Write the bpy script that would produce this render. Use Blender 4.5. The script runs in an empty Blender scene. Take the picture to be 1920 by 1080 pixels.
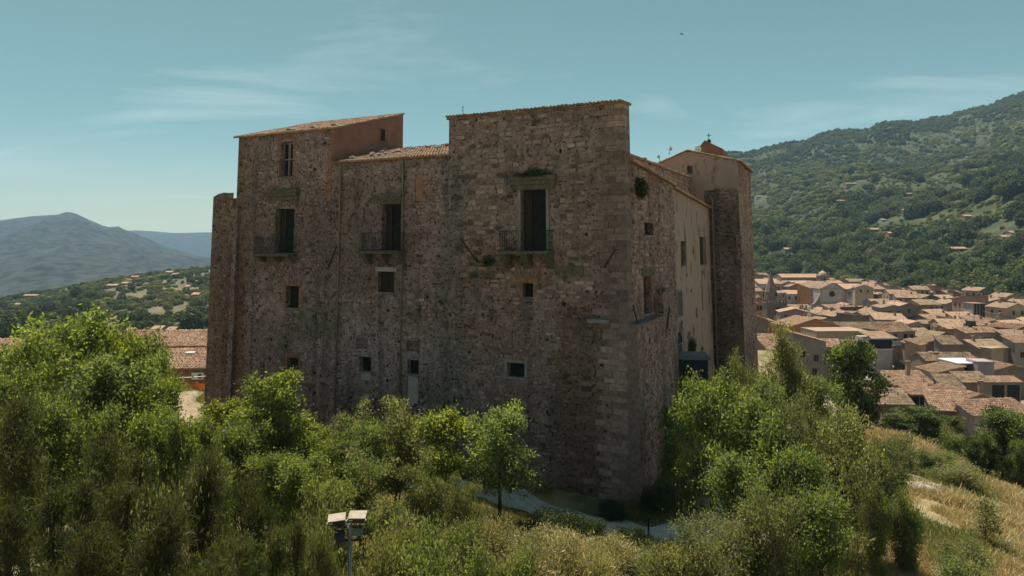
import bpy, math, random
import numpy as np
from mathutils import Vector, Matrix
random.seed(7); RNG = np.random.default_rng(11)
R = math.radians
SC = bpy.context.scene
COL = SC.collection

# ------------------------------------------------------------------ camera, sky, sun, exposure
F, HOR, CAMZ = 1300.0, 470.0, 15.0
cam = bpy.data.cameras.new('camera'); camo = bpy.data.objects.new('camera', cam); COL.objects.link(camo)
camo.location = (0, 0, CAMZ); camo.rotation_euler = (R(90), 0, 0)
cam.sensor_width = 36; cam.lens = F/1920*36; cam.shift_y = -(540-HOR)/1920
cam.clip_start = .3; cam.clip_end = 20000
SC.camera = camo

HAZE = 0.85e-4
SUN_EL, SUN_AZ = 69.0, -22.0            # azimuth from +Y, negative to the left
W = bpy.data.worlds.new('World'); SC.world = W; W.use_nodes = True
nt = W.node_tree; nt.nodes.clear()
def N(t, typ, **kw):
    n = t.nodes.new(typ)
    for k, v in kw.items(): setattr(n, k, v)
    return n
out = N(nt, 'ShaderNodeOutputWorld'); bg = N(nt, 'ShaderNodeBackground'); bg.inputs['Strength'].default_value = 0.073
sky = N(nt, 'ShaderNodeTexSky', sky_type='NISHITA', sun_disc=False, sun_elevation=R(SUN_EL), sun_rotation=R(SUN_AZ))
sky.air_density = 0.72; sky.dust_density = 1.0; sky.ozone_density = 3.0; sky.altitude = 300
grade = N(nt, 'ShaderNodeMix', data_type='RGBA', blend_type='MULTIPLY'); grade.inputs[0].default_value = 1
grade.inputs[7].default_value = (.83, 1.03, 0.625, 1)
tc = N(nt, 'ShaderNodeTexCoord'); sep = N(nt, 'ShaderNodeSeparateXYZ'); nt.links.new(tc.outputs['Generated'], sep.inputs[0])
mz = N(nt, 'ShaderNodeMath', operation='ADD'); mz.inputs[1].default_value = 0.12; nt.links.new(sep.outputs[2], mz.inputs[0])
dx = N(nt, 'ShaderNodeMath', operation='DIVIDE'); dy = N(nt, 'ShaderNodeMath', operation='DIVIDE')
nt.links.new(sep.outputs[0], dx.inputs[0]); nt.links.new(mz.outputs[0], dx.inputs[1])
nt.links.new(sep.outputs[1], dy.inputs[0]); nt.links.new(mz.outputs[0], dy.inputs[1])
cmb = N(nt, 'ShaderNodeCombineXYZ'); nt.links.new(dx.outputs[0], cmb.inputs[0]); nt.links.new(dy.outputs[0], cmb.inputs[1])
mp = N(nt, 'ShaderNodeMapping'); mp.inputs['Scale'].default_value = (0.55, 1.15, 1); mp.inputs['Rotation'].default_value = (0, 0, R(-15)); mp.inputs['Location'].default_value = (7.7, 2.2, 0)
nt.links.new(cmb.outputs[0], mp.inputs[0])
nz = N(nt, 'ShaderNodeTexNoise'); nz.inputs['Scale'].default_value = 1.0; nz.inputs['Detail'].default_value = 9; nz.inputs['Roughness'].default_value = .58; nz.inputs['Distortion'].default_value = .6
nt.links.new(mp.outputs[0], nz.inputs['Vector'])
cr = N(nt, 'ShaderNodeValToRGB'); cr.color_ramp.elements[0].position = .55; cr.color_ramp.elements[1].position = .82
cr.color_ramp.elements[0].color = (0, 0, 0, 1); cr.color_ramp.elements[1].color = (.50, .50, .50, 1)
nt.links.new(nz.outputs['Fac'], cr.inputs[0])
cm = N(nt, 'ShaderNodeMix', data_type='RGBA'); cm.inputs[7].default_value = (9.0, 9.6, 8.6, 1)
nt.links.new(sky.outputs[0], grade.inputs[6]); nt.links.new(grade.outputs[2], cm.inputs[6]); nt.links.new(cr.outputs[0], cm.inputs[0])
hg = N(nt, 'ShaderNodeMapRange', interpolation_type='SMOOTHSTEP'); hg.inputs[1].default_value = 0.0; hg.inputs[2].default_value = .17; hg.inputs[3].default_value = .74; hg.inputs[4].default_value = 0.0
nt.links.new(sep.outputs[2], hg.inputs[0]); hm = N(nt, 'ShaderNodeMix', data_type='RGBA'); hm.inputs[7].default_value = (7.7, 7.4, 4.7, 1)
nt.links.new(hg.outputs[0], hm.inputs[0]); nt.links.new(cm.outputs[2], hm.inputs[6]); nt.links.new(hm.outputs[2], bg.inputs[0]); nt.links.new(bg.outputs[0], out.inputs[0])

sl = bpy.data.lights.new('sun', 'SUN'); sl.energy = 5.0; sl.angle = R(.55); sl.color = (1, .93, .80)
so = bpy.data.objects.new('sun', sl); COL.objects.link(so)
sv = Vector((math.sin(R(SUN_AZ))*math.cos(R(SUN_EL)), math.cos(R(SUN_AZ))*math.cos(R(SUN_EL)), math.sin(R(SUN_EL))))
so.rotation_euler = sv.to_track_quat('Z', 'Y').to_euler(); so.location = (0, 0, 900)
vs = SC.view_settings; vs.view_transform = 'Standard'; vs.look = 'None'; vs.gamma = 1; vs.use_curve_mapping = False
vs.exposure = 0.65
cy = SC.cycles; cy.max_bounces = 5; cy.diffuse_bounces = 3; cy.glossy_bounces = 2; cy.transmission_bounces = 3
cy.volume_bounces = 1; cy.transparent_max_bounces = 8; cy.use_denoising = True; cy.caustics_reflective = False; cy.caustics_refractive = False

# ------------------------------------------------------------------ materials
MATS = {}
def mat(name, c1, c2=None, scale=6.0, rough=.85, bump=0.0, bscale=None, attr=None, detail=5, metal=0, trans=None, island=0.0, contrast=(.35, .65), emit=None, spec=.25, stretch=None, c3=None, c3scale=.3, c3range=(.5, .7)):
    m = bpy.data.materials.new(name); m.use_nodes = True; t = m.node_tree; t.nodes.clear()
    o = N(t, 'ShaderNodeOutputMaterial'); b = N(t, 'ShaderNodeBsdfPrincipled')
    b.inputs['Roughness'].default_value = rough; b.inputs['Metallic'].default_value = metal; b.inputs['Specular IOR Level'].default_value = spec
    tcn = N(t, 'ShaderNodeTexCoord'); vec = tcn.outputs['Object']
    if stretch:
        mpn = N(t, 'ShaderNodeMapping'); mpn.inputs['Scale'].default_value = stretch; t.links.new(vec, mpn.inputs[0]); vec = mpn.outputs[0]
    c2 = c2 or c1
    ns = N(t, 'ShaderNodeTexNoise'); ns.inputs['Scale'].default_value = scale; ns.inputs['Detail'].default_value = detail; t.links.new(vec, ns.inputs['Vector'])
    rp = N(t, 'ShaderNodeValToRGB'); rp.color_ramp.elements[0].position = contrast[0]; rp.color_ramp.elements[1].position = contrast[1]
    rp.color_ramp.elements[0].color = (*c1, 1); rp.color_ramp.elements[1].color = (*c2, 1); t.links.new(ns.outputs['Fac'], rp.inputs[0])
    col = rp.outputs[0]
    if c3:
        n3 = N(t, 'ShaderNodeTexNoise'); n3.inputs['Scale'].default_value = c3scale; n3.inputs['Detail'].default_value = 6; n3.inputs['Roughness'].default_value = .65; t.links.new(vec, n3.inputs['Vector'])
        r3 = N(t, 'ShaderNodeMapRange'); r3.inputs[1].default_value = c3range[0]; r3.inputs[2].default_value = c3range[1]; t.links.new(n3.outputs['Fac'], r3.inputs[0])
        x3 = N(t, 'ShaderNodeMix', data_type='RGBA'); t.links.new(r3.outputs[0], x3.inputs[0]); t.links.new(col, x3.inputs[6]); x3.inputs[7].default_value = (*c3, 1); col = x3.outputs[2]
    if attr:
        an = N(t, 'ShaderNodeAttribute', attribute_name=attr); mx = N(t, 'ShaderNodeMix', data_type='RGBA', blend_type='MULTIPLY'); mx.inputs[0].default_value = 1
        t.links.new(col, mx.inputs[6]); t.links.new(an.outputs['Color'], mx.inputs[7]); col = mx.outputs[2]
    if island:
        g = N(t, 'ShaderNodeNewGeometry'); mr = N(t, 'ShaderNodeMapRange'); mr.inputs[3].default_value = 1-island; mr.inputs[4].default_value = 1+island
        t.links.new(g.outputs['Random Per Island'], mr.inputs[0])
        oi = N(t, 'ShaderNodeObjectInfo'); mo = N(t, 'ShaderNodeMapRange'); mo.inputs[3].default_value = 1-island*.45; mo.inputs[4].default_value = 1+island*.45
        t.links.new(oi.outputs['Random'], mo.inputs[0]); mm = N(t, 'ShaderNodeMath', operation='MULTIPLY'); t.links.new(mr.outputs[0], mm.inputs[0]); t.links.new(mo.outputs[0], mm.inputs[1])
        mx2 = N(t, 'ShaderNodeVectorMath', operation='SCALE'); t.links.new(col, mx2.inputs[0]); t.links.new(mm.outputs[0], mx2.inputs['Scale']); col = mx2.outputs[0]
    t.links.new(col, b.inputs['Base Color'])
    if bump:
        nb = N(t, 'ShaderNodeTexNoise'); nb.inputs['Scale'].default_value = bscale or scale*3; nb.inputs['Detail'].default_value = 6; t.links.new(vec, nb.inputs['Vector'])
        bp = N(t, 'ShaderNodeBump'); bp.inputs['Strength'].default_value = min(1, bump); bp.inputs['Distance'].default_value = .05*max(1, bump); t.links.new(nb.outputs['Fac'], bp.inputs['Height']); t.links.new(bp.outputs[0], b.inputs['Normal'])
    sh = b.outputs[0]
    if trans:
        tr = N(t, 'ShaderNodeBsdfTranslucent'); tm = N(t, 'ShaderNodeMix', data_type='RGBA', blend_type='MULTIPLY'); tm.inputs[0].default_value = 1
        t.links.new(col, tm.inputs[6]); tm.inputs[7].default_value = (*trans[1], 1); t.links.new(tm.outputs[2], tr.inputs[0])
        ms = N(t, 'ShaderNodeMixShader'); ms.inputs[0].default_value = trans[0]; t.links.new(sh, ms.inputs[1]); t.links.new(tr.outputs[0], ms.inputs[2]); sh = ms.outputs[0]
    t.links.new(sh, o.inputs[0]); MATS[name] = m; return m

mat('stone', (.87, .705, .785), (1.40, 1.13, 1.25), 5, .95, .7, 22, attr='tint')
mat('mortar', (.78, .63, .70), (1.42, 1.14, 1.26), 2.2, .95, 1.2, 16, attr='tint', detail=9, c3=(.20, .16, .165), c3scale=6.0, c3range=(.53, .60))  # dark noise specks paint the shade of small pits between the stones
mat('plaster', (.35, .235, .205), (.46, .315, .28), .9, .9, .5, 14, c3=(.19, .13, .11), c3scale=.9, c3range=(.51, .62), stretch=(1, 1, .45))
mat('plaster_red', (.20, .105, .082), (.26, .14, .11), 1.2, .9, .25, 12)
mat('brick', (.25, .115, .075), (.34, .17, .11), 3, .9, .4, 20, island=.3)
mat('tile', (.185, .108, .07), (.33, .21, .14), 1.3, .85, .25, 25, island=.28, c3=(.30, .26, .19), c3scale=1.1, c3range=(.55, .75))
mat('tile_old', (.13, .092, .060), (.24, .178, .12), .9, .9, .3, 20, island=.3, c3=(.33, .19, .12), c3scale=.5, c3range=(.48, .68))
mat('tile_pale', (.25, .148, .095), (.38, .245, .165), .8, .85, .25, 25, island=.2, c3=(.33, .22, .15), c3scale=.8, c3range=(.52, .75))
mat('tile_far', (.15, .088, .060), (.27, .172, .118), .35, .9, .9, 5, island=.2, c3=(.28, .22, .15), c3scale=.5, c3range=(.5, .75), stretch=(4, 1, 1))
mat('wood_dark', (.028, .02, .016), (.06, .042, .033), 5, .8, .3, 20, stretch=(3, 3, .4))
mat('wood_brown', (.030, .019, .015), (.055, .036, .027), 5, .8, .3, 20, stretch=(3, 3, .4))
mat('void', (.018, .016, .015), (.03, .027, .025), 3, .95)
mat('pale_panel', (.38, .305, .315), (.47, .385, .39), 2, .8, .1, 10)
mat('iron', (.022, .021, .022), (.045, .038, .034), 9, .6, metal=.4)
mat('pipe', (.19, .145, .115), (.28, .215, .165), 3, .6, .1, 10)
mat('moss_stone', (.085, .076, .055), (.18, .148, .118), 5, .95, .6, 18)
mat('grey_stone', (.21, .18, .175), (.30, .26, .25), 4, .95, .5, 16)
mat('pale_stone', (.33, .275, .26), (.44, .37, .345), 3, .92, .5, 12)
mat('rock', (.25, .22, .185), (.40, .36, .30), 1.6, .95, .8, 7)
mat('blue_wood', (.022, .028, .052), (.038, .046, .078), 4, .6, .2, 18, stretch=(3, 3, .5))
mat('white_paint', (.70, .69, .67), (.80, .79, .76), 3, .6)
mat('lamp_paint', (.29, .235, .18), (.40, .335, .26), 6, .7, .1, 20, c3=(.24, .15, .10), c3scale=5, c3range=(.55, .72))
mat('lamp_dark', (.03, .026, .026), (.05, .045, .045), 6, .6)
mat('lamp_grey', (.15, .15, .165), (.22, .22, .235), 4, .5, metal=.3)
mat('glass', (.03, .035, .045), (.05, .055, .065), 2, .12, spec=.6)
mat('net', (.85, .16, .03), (.95, .24, .05), 3, .7)
mat('plastic_white', (.66, .65, .64), (.74, .73, .71), 3, .5)
mat('gravel', (.33, .33, .34), (.46, .46, .46), 2.2, .95, .5, 25)
mat('bark', (.055, .042, .032), (.13, .10, .078), 7, .95, .6, 20, stretch=(2, 2, .4))
mat('bark_pale', (.14, .115, .09), (.25, .21, .17), 7, .95, .6, 20, stretch=(2, 2, .4))
mat('concrete', (.30, .275, .25), (.40, .37, .34), .8, .9, .25, 8, c3=(.22, .195, .17), c3scale=.4, c3range=(.5, .72))
mat('rubble_wall', (.19, .105, .07), (.34, .20, .13), 1.4, .95, .9, 5, detail=8)
def leaf(name, c1, c2, tr=.47, tint=(1.8, 1.88, .75), island=.42, scale=.5, spec=.25):
    mat(name, c1, c2, scale, island=island, trans=(tr, tint), rough=.5, spec=spec)
leaf('leaf_bright', (0.1235, 0.1550, 0.0444), (0.1966, 0.2190, 0.0622))
leaf('leaf_yellow', (0.1824, 0.2105, 0.0508), (0.2645, 0.2677, 0.0692))
leaf('leaf_green', (0.1067, 0.1372, 0.0552), (0.1706, 0.1946, 0.0804))
leaf('leaf_olive', (0.1433, 0.1453, 0.0713), (0.2140, 0.2011, 0.1070))
leaf('leaf_grey', (0.1316, 0.1435, 0.0747), (0.2018, 0.2093, 0.1196), tint=(1.4, 1.45, .8))
leaf('leaf_dark', (0.0365, 0.0524, 0.0195), (0.0646, 0.0824, 0.0286), tr=.3)
leaf('needle', (0.0613, 0.0677, 0.0276), (0.0927, 0.0988, 0.0432), tint=(1.5, 1.35, .6))
leaf('needle_green', (0.0427, 0.0622, 0.0226), (0.0682, 0.0904, 0.0329), tint=(1.5, 1.45, .6))
leaf('dry', (0.4500, 0.3492, 0.1782), (0.5940, 0.4753, 0.2808), tr=.35, tint=(1.2, 1.1, .8))
leaf('dry_olive', (0.2300, 0.2100, 0.0893), (0.3496, 0.3100, 0.1470), tr=.35, tint=(1.3, 1.25, .7))
leaf('grass_green', (0.1125, 0.1275, 0.0450), (0.1725, 0.1770, 0.0675), tr=.35)
leaf('far_dark', (0.0475, 0.0613, 0.0322), (0.0728, 0.0876, 0.0451), tr=.36, tint=(1.5, 1.55, .8), island=.26, spec=.05)
leaf('far_mid', (0.0806, 0.0994, 0.0420), (0.1156, 0.1326, 0.0562), tr=.36, tint=(1.5, 1.55, .8), island=.26, spec=.05)
leaf('far_light', (0.1311, 0.1444, 0.0513), (0.1750, 0.1804, 0.0685), tr=.36, tint=(1.5, 1.55, .8), island=.26, spec=.05)
leaf('far_grey', (0.1130, 0.1143, 0.0734), (0.1567, 0.1502, 0.0979), tr=.36, tint=(1.5, 1.55, .8), island=.26, spec=.05)
def town_mat(name, c):
    c = (c[0]*1.04, c[1]*.94, c[2]*.97)
    mat(name, tuple(x*.66 for x in c), tuple(min(.8, x*.88) for x in c), .7, .9, .2, 9, c3=tuple(x*.52 for x in c), c3scale=.35, c3range=(.52, .72), stretch=(1, 1, .5))
for nm, c in dict(w_cream=(.50, .41, .29), w_beige=(.41, .32, .225), w_ochre=(.47, .28, .12), w_orange=(.52, .255, .105), w_pink=(.44, .29, .225), w_grey=(.31, .275, .25), w_white=(.56, .52, .48), w_stone=(.25, .205, .16), w_red=(.27, .11, .07), w_lilac=(.42, .37, .38)).items(): town_mat(nm, c)

# ------------------------------------------------------------------ helpers
def vnoise(x, y, seed=0):
    x = np.asarray(x, float); y = np.asarray(y, float)
    xi = np.floor(x); yi = np.floor(y); fx = x-xi; fy = y-yi
    fx = fx*fx*(3-2*fx); fy = fy*fy*(3-2*fy)
    def h(a, b):
        v = np.sin(a*127.1+b*311.7+seed*74.7)*43758.5453
        return v-np.floor(v)
    return (h(xi, yi)*(1-fx)+h(xi+1, yi)*fx)*(1-fy)+(h(xi, yi+1)*(1-fx)+h(xi+1, yi+1)*fx)*fy
def fbm(x, y, seed=0, oc=4):
    s = 0; a = .5; x = np.asarray(x, float); y = np.asarray(y, float)
    for i in range(oc): s = s+a*vnoise(x*2**i, y*2**i, seed+i*13); a *= .5
    return s/(1-.5**oc)
def ss(a, b, x):
    t = np.clip((np.asarray(x, float)-a)/(b-a), 0, 1); return t*t*(3-2*t)
def pw(px, py, Z): return Vector(((px-960)/F*Z, Z, CAMZ+(HOR-py)/F*Z))

class MB:
    def __init__(s): s.v = []; s.f = []; s.m = []; s.c = []; s.sm = []
    def add(s, vs, fs, mi=0, col=None, smooth=False):
        b = len(s.v); s.v += [tuple(p) for p in vs]
        for f in fs: s.f.append(tuple(i+b for i in f)); s.m.append(mi); s.sm.append(smooth)
        s.c += [col or (1, 1, 1)]*len(vs)
    def box(s, x0, x1, y0, y1, z0, z1, mi=0, M=None, col=None):
        vs = [Vector((x, y, z)) for z in (z0, z1) for y in (y0, y1) for x in (x0, x1)]
        if M is not None: vs = [M@v for v in vs]
        s.add(vs, [(0, 2, 3, 1), (4, 5, 7, 6), (0, 1, 5, 4), (2, 6, 7, 3), (0, 4, 6, 2), (1, 3, 7, 5)], mi, col)
    def prism(s, poly, y0, y1, mi=0, M=None, col=None):       # poly in x,z ; extruded along y
        n = len(poly); vs = [Vector((p[0], y0, p[1])) for p in poly]+[Vector((p[0], y1, p[1])) for p in poly]
        if M is not None: vs = [M@v for v in vs]
        fs = [tuple(range(n)), tuple(range(2*n-1, n-1, -1))]+[((i+1) % n, i, n+i, n+(i+1) % n) for i in range(n)]
        s.add(vs, fs, mi, col)
    def tube(s, pts, rad, n=6, mi=0, cap=True):
        pts = [Vector(p) for p in pts]; rad = rad if hasattr(rad, '__len__') else [rad]*len(pts); vs = []; fs = []
        for i, p in enumerate(pts):
            d = (pts[min(i+1, len(pts)-1)]-pts[max(i-1, 0)])
            d = d.normalized() if d.length > 1e-9 else Vector((0, 0, 1))
            a = d.orthogonal().normalized() if abs(d.z) > .99 or abs(d.z) < 1e-6 else d.cross(Vector((0, 0, 1))).normalized()
            b = d.cross(a)
            for k in range(n):
                t = 2*math.pi*k/n; vs.append(p+(a*math.cos(t)+b*math.sin(t))*rad[i])
        for i in range(len(pts)-1):
            for k in range(n): fs.append((i*n+k, i*n+(k+1) % n, (i+1)*n+(k+1) % n, (i+1)*n+k))
        if cap: fs += [tuple(range(n-1, -1, -1)), tuple((len(pts)-1)*n+k for k in range(n))]
        s.add(vs, fs, mi, smooth=n > 4)
    def lathe(s, prof, n=12, mi=0, M=None, smooth=True):       # prof list of (r,z)
        vs = []; fs = []
        for r, z in prof:
            for k in range(n): vs.append(Vector((r*math.cos(2*math.pi*k/n), r*math.sin(2*math.pi*k/n), z)))
        if M is not None: vs = [M@v for v in vs]
        for i in range(len(prof)-1):
            for k in range(n): fs.append((i*n+k, i*n+(k+1) % n, (i+1)*n+(k+1) % n, (i+1)*n+k))
        s.add(vs, fs, mi, smooth=smooth)
    def mesh(s, name, mats, fn=None, tint=False):
        me = bpy.data.meshes.new(name)
        vs = [fn(p) for p in s.v] if fn else s.v
        me.from_pydata([tuple(p) for p in vs], [], s.f)
        for m in (mats if isinstance(mats, (list, tuple)) else [mats]): me.materials.append(MATS[m])
        if any(s.m): me.polygons.foreach_set('material_index', s.m)
        if any(s.sm): me.polygons.foreach_set('use_smooth', s.sm)
        if tint:
            at = me.attributes.new('tint', 'FLOAT_COLOR', 'POINT'); a = np.ones((len(vs), 4), np.float32); a[:, :3] = np.array(s.c, np.float32)
            at.data.foreach_set('color', a.ravel())
        me.update(); return me
def obj(name, me, parent=None, loc=None, rz=None, kind=None):
    o = bpy.data.objects.new(name, me); COL.objects.link(o)
    if parent is not None: o.parent = parent
    if loc is not None: o.location = loc
    if rz is not None: o.rotation_euler = (0, 0, rz)
    if kind: o['kind'] = kind
    return o
def build(mb, name, mats, parent=None, fn=None, tint=False, kind=None, loc=None, rz=None): return obj(name, mb.mesh(name, mats, fn, tint), parent, loc, rz, kind)
def tag(o, label, cat, group=None, kind=None):
    o['label'] = label; o['category'] = cat
    if group: o['group'] = group
    if kind: o['kind'] = kind
    return o
def empty(name, loc, rz=0):
    o = bpy.data.objects.new(name, None); COL.objects.link(o); o.location = loc; o.rotation_euler = (0, 0, rz); o.empty_display_size = .2; return o
def copy_tree(o, parent=None):
    c = o.copy(); COL.objects.link(c)
    if parent is not None: c.parent = parent
    for ch in list(o.children): copy_tree(ch, c)
    return c
def np_quads(name, V, mats, mi=None, nv=4):                     # V: (n, nv, 3) separate polygons
    n = len(V); me = bpy.data.meshes.new(name); me.vertices.add(n*nv); me.loops.add(n*nv); me.polygons.add(n)
    me.vertices.foreach_set('co', np.ascontiguousarray(V, np.float32).ravel())
    me.loops.foreach_set('vertex_index', np.arange(n*nv, dtype=np.int32))
    me.polygons.foreach_set('loop_start', np.arange(0, n*nv, nv, dtype=np.int32))
    for m in (mats if isinstance(mats, (list, tuple)) else [mats]): me.materials.append(MATS[m])
    if mi is not None: me.polygons.foreach_set('material_index', np.asarray(mi, np.int32))
    me.update(calc_edges=True); return me
def np_grid(name, P, mats, tint=None, smooth=True):             # P: (r, c, 3)
    r, c = P.shape[:2]; idx = np.arange(r*c).reshape(r, c)
    q = np.stack([idx[:-1, :-1], idx[:-1, 1:], idx[1:, 1:], idx[1:, :-1]], -1).reshape(-1, 4)
    me = bpy.data.meshes.new(name); me.vertices.add(r*c); me.loops.add(len(q)*4); me.polygons.add(len(q))
    me.vertices.foreach_set('co', np.ascontiguousarray(P, np.float32).ravel()); me.loops.foreach_set('vertex_index', q.ravel().astype(np.int32))
    me.polygons.foreach_set('loop_start', np.arange(0, len(q)*4, 4, dtype=np.int32))
    me.polygons.foreach_set('use_smooth', np.full(len(q), smooth))
    for m in (mats if isinstance(mats, (list, tuple)) else [mats]): me.materials.append(MATS[m])
    if tint is not None:
        at = me.attributes.new('tint', 'FLOAT_COLOR', 'POINT'); a = np.ones((r*c, 4), np.float32); a[:, :3] = tint.reshape(-1, 3); at.data.foreach_set('color', a.ravel())
    me.update(calc_edges=True); return me
def scatter(name, pts, scl, rotz, idx, protos, parent=None):     # geometry-node instances: only for masses nobody could count
    coll = bpy.data.collections.new(name+'_sources')
    for i, me in enumerate(protos):
        p = bpy.data.objects.new('%s_source_%02d' % (name, i), me); coll.objects.link(p)
    me = bpy.data.meshes.new(name); n = len(pts); me.vertices.add(n); me.vertices.foreach_set('co', np.asarray(pts, np.float32).ravel())
    a = me.attributes.new('scl', 'FLOAT', 'POINT'); a.data.foreach_set('value', np.asarray(scl, np.float32))
    a = me.attributes.new('rz', 'FLOAT', 'POINT'); a.data.foreach_set('value', np.asarray(rotz, np.float32))
    a = me.attributes.new('pick', 'INT', 'POINT'); a.data.foreach_set('value', np.asarray(idx, np.int32))
    o = obj(name, me, parent, kind='stuff')
    g = bpy.data.node_groups.new(name, 'GeometryNodeTree')
    g.interface.new_socket('Geometry', in_out='INPUT', socket_type='NodeSocketGeometry'); g.interface.new_socket('Geometry', in_out='OUTPUT', socket_type='NodeSocketGeometry')
    gi = N(g, 'NodeGroupInput'); go = N(g, 'NodeGroupOutput'); ci = N(g, 'GeometryNodeCollectionInfo'); ip = N(g, 'GeometryNodeInstanceOnPoints')
    ci.inputs['Collection'].default_value = coll; ci.inputs['Separate Children'].default_value = True; ci.inputs['Reset Children'].default_value = True
    def na(nm, ty): x = N(g, 'GeometryNodeInputNamedAttribute', data_type=ty); x.inputs['Name'].default_value = nm; return x.outputs['Attribute']
    cx = N(g, 'ShaderNodeCombineXYZ'); g.links.new(na('rz', 'FLOAT'), cx.inputs[2])
    g.links.new(gi.outputs[0], ip.inputs['Points']); g.links.new(ci.outputs[0], ip.inputs['Instance']); ip.inputs['Pick Instance'].default_value = True
    g.links.new(na('pick', 'INT'), ip.inputs['Instance Index']); g.links.new(cx.outputs[0], ip.inputs['Rotation']); g.links.new(na('scl', 'FLOAT'), ip.inputs['Scale'])
    g.links.new(ip.outputs[0], go.inputs[0]); md = o.modifiers.new('scatter', 'NODES'); md.node_group = g
    return o
# ------------------------------------------------------------------ terrain
RIDGE_R = np.array([(-2500, 445), (600, 450), (900, 400), (1100, 335), (1180, 315), (1356, 287), (1421, 283), (1453, 271), (1512, 264), (1541, 251), (1567, 244.5), (1625, 243), (1651, 231), (1683, 227), (1713, 228), (1761, 219), (1794, 212), (1858, 196), (1920, 173), (2200, 120), (2600, 150), (4500, 260)], float)
RIDGE_L = np.array([(-4000, 440), (-1500, 440), (-600, 452), (-200, 424), (0, 413), (60, 405), (110, 402), (123, 399), (144, 402), (173, 415), (207, 429), (237, 438), (300, 458), (340, 470), (390, 485), (500, 500), (900, 505), (4500, 505)], float)
CREST_L = np.array([(-4000, 560), (-300, 580), (0, 562), (100, 545), (200, 527), (300, 511), (390, 503), (550, 497), (1000, 495), (4500, 495)], float)
def height(X, Y):
    X = np.asarray(X, float); Y = np.asarray(Y, float)
    Z = np.sqrt(Y*Y+(X*.0)**2); Yc = np.maximum(Y, 1.0)
    px = np.clip(960+F*X/np.maximum(Y, 8.0), -3900, 4400)
    # near ground
    near = 2.3+.35*(fbm(X*.12, Y*.12, 3)-.5)*2+.10*(fbm(X*.6, Y*.6, 5)-.5)*2
    near = near+.45*np.exp(-((Y-25.5)/3.0)**2)*ss(-9, -4, X)*(1-ss(5, 9, X))
    near = near+.7*ss(-4, -24, X)*ss(24, 48, Y)
    near = near-.6*np.exp(-((Y-33.5)/3.0)**2)*ss(0, 3, X)*(1-ss(9, 13, X))
    rs = ss(0, 8, X-8-(np.maximum(Y, 30)-36)*.477)
    near = near-rs*.165*np.maximum(0, Y-31)*(1+.25*(fbm(X*.08, Y*.08, 9)-.5))-rs*.30*np.maximum(0, X-.5*np.maximum(Y, 24)-4)+rs*.5*(fbm(X*.25, Y*.25, 21)-.5)
    near = np.maximum(near, -12.0+.4*(fbm(X*.2, Y*.2, 23)-.5))
    # right: town then wooded hill
    Zb = np.clip(560-(px-1360)*.52, 265, 620)
    town = -12+0*X
    zr = CAMZ+(HOR-np.interp(px, RIDGE_R[:, 0], RIDGE_R[:, 1]))/F*1800
    t = np.clip((Yc-Zb)/(1800-Zb), 0, 1)
    spur = (fbm(X/170+3, Y/260, 31, 5)-.5)*2
    hill = town+(zr-town)*t**1.22+spur*62*np.sin(math.pi*t)**1.0*ss(0, .12, t)+(fbm(X/60, Y/60, 33)-.5)*10*ss(0.02, .2, t)*(1-ss(.9, 1, t))
    back = np.maximum(0, Yc-1800); hill = hill-back*.30
    right = np.where(Yc < 88, near, near+(town-near)*ss(88, 104, Yc)); right = np.where(Yc > 104, hill, right)
    # left: valley, olive hill, mountains
    zc = CAMZ+(HOR-np.interp(px, CREST_L[:, 0], CREST_L[:, 1]))/F*800
    zm = CAMZ+(HOR-np.interp(px, RIDGE_L[:, 0], RIDGE_L[:, 1]))/F*4000
    zf = CAMZ+(HOR-(436+3*np.sin(px/60)+2*np.sin(px/23)))/F*6200
    left = near
    def seg(z, z0, z1, a, b, p=1.0):
        tt = np.clip((Yc-z0)/(z1-z0), 0, 1)**p; return np.where(Yc >= z0, a+(b-a)*tt, z)
    left = seg(left, 60, 76, near, -1.2); left = seg(left, 76, 150, -1.2, -18); left = seg(left, 150, 250, -18, -27)
    left = seg(left, 250, 800, -27, zc, .9); left = left+(fbm(X/45, Y/60, 41)-.5)*9*ss(180, 300, Yc)*(1-ss(700, 900, Yc))
    left = seg(left, 800, 1350, zc, zc-45); left = seg(left, 1350, 4000, zc-45, zm, 1.15)
    left = left+((fbm(X/330, Y/420, 51, 6)-.5)*2*95+(fbm(X/70, Y/120, 53, 4)-.5)*26)*ss(1400, 2100, Yc)*(1-ss(3500, 3990, Yc))
    left = seg(left, 4000, 4800, zm, np.minimum(zm-40, zf-90)); left = seg(left, 4800, 6200, np.minimum(zm-40, zf-90), zf); left = seg(left, 6200, 7000, zf, zf-120)
    w = ss(620, 1020, px)
    far = left*(1-w)+right*w
    return np.where(Y < 56, near, far)
def hz(x, y): return float(height(np.array([x]), np.array([y]))[0])

mat('ground_near', (.20, .15, .08), (.32, .25, .145), .35, .95, .8, 3, detail=9, c3=(.075, .078, .03), c3scale=.16, c3range=(.46, .60))
mat('ground_town', (.20, .17, .14), (.30, .255, .21), .1, .95, .3, 2)
mat('ground_left', (.085, .078, .042), (.145, .118, .066), .030, .95, 0, detail=10, contrast=(.42, .62), c3=(.19, .135, .085), c3scale=.02, c3range=(.58, .68))
mat('ground_hill', (.034, .042, .019), (.066, .073, .030), .05, .95, 0, detail=10, contrast=(.40, .60), c3=(.035, .045, .02), c3scale=.004, c3range=(.52, .62))
mat('ground_mount', (.004, .008, .009), (.040, .045, .038), .035, .95, 1.0, .05, detail=13, contrast=(.40, .60), c3=(.09, .08, .06), c3scale=.006, c3range=(.66, .72))
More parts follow.
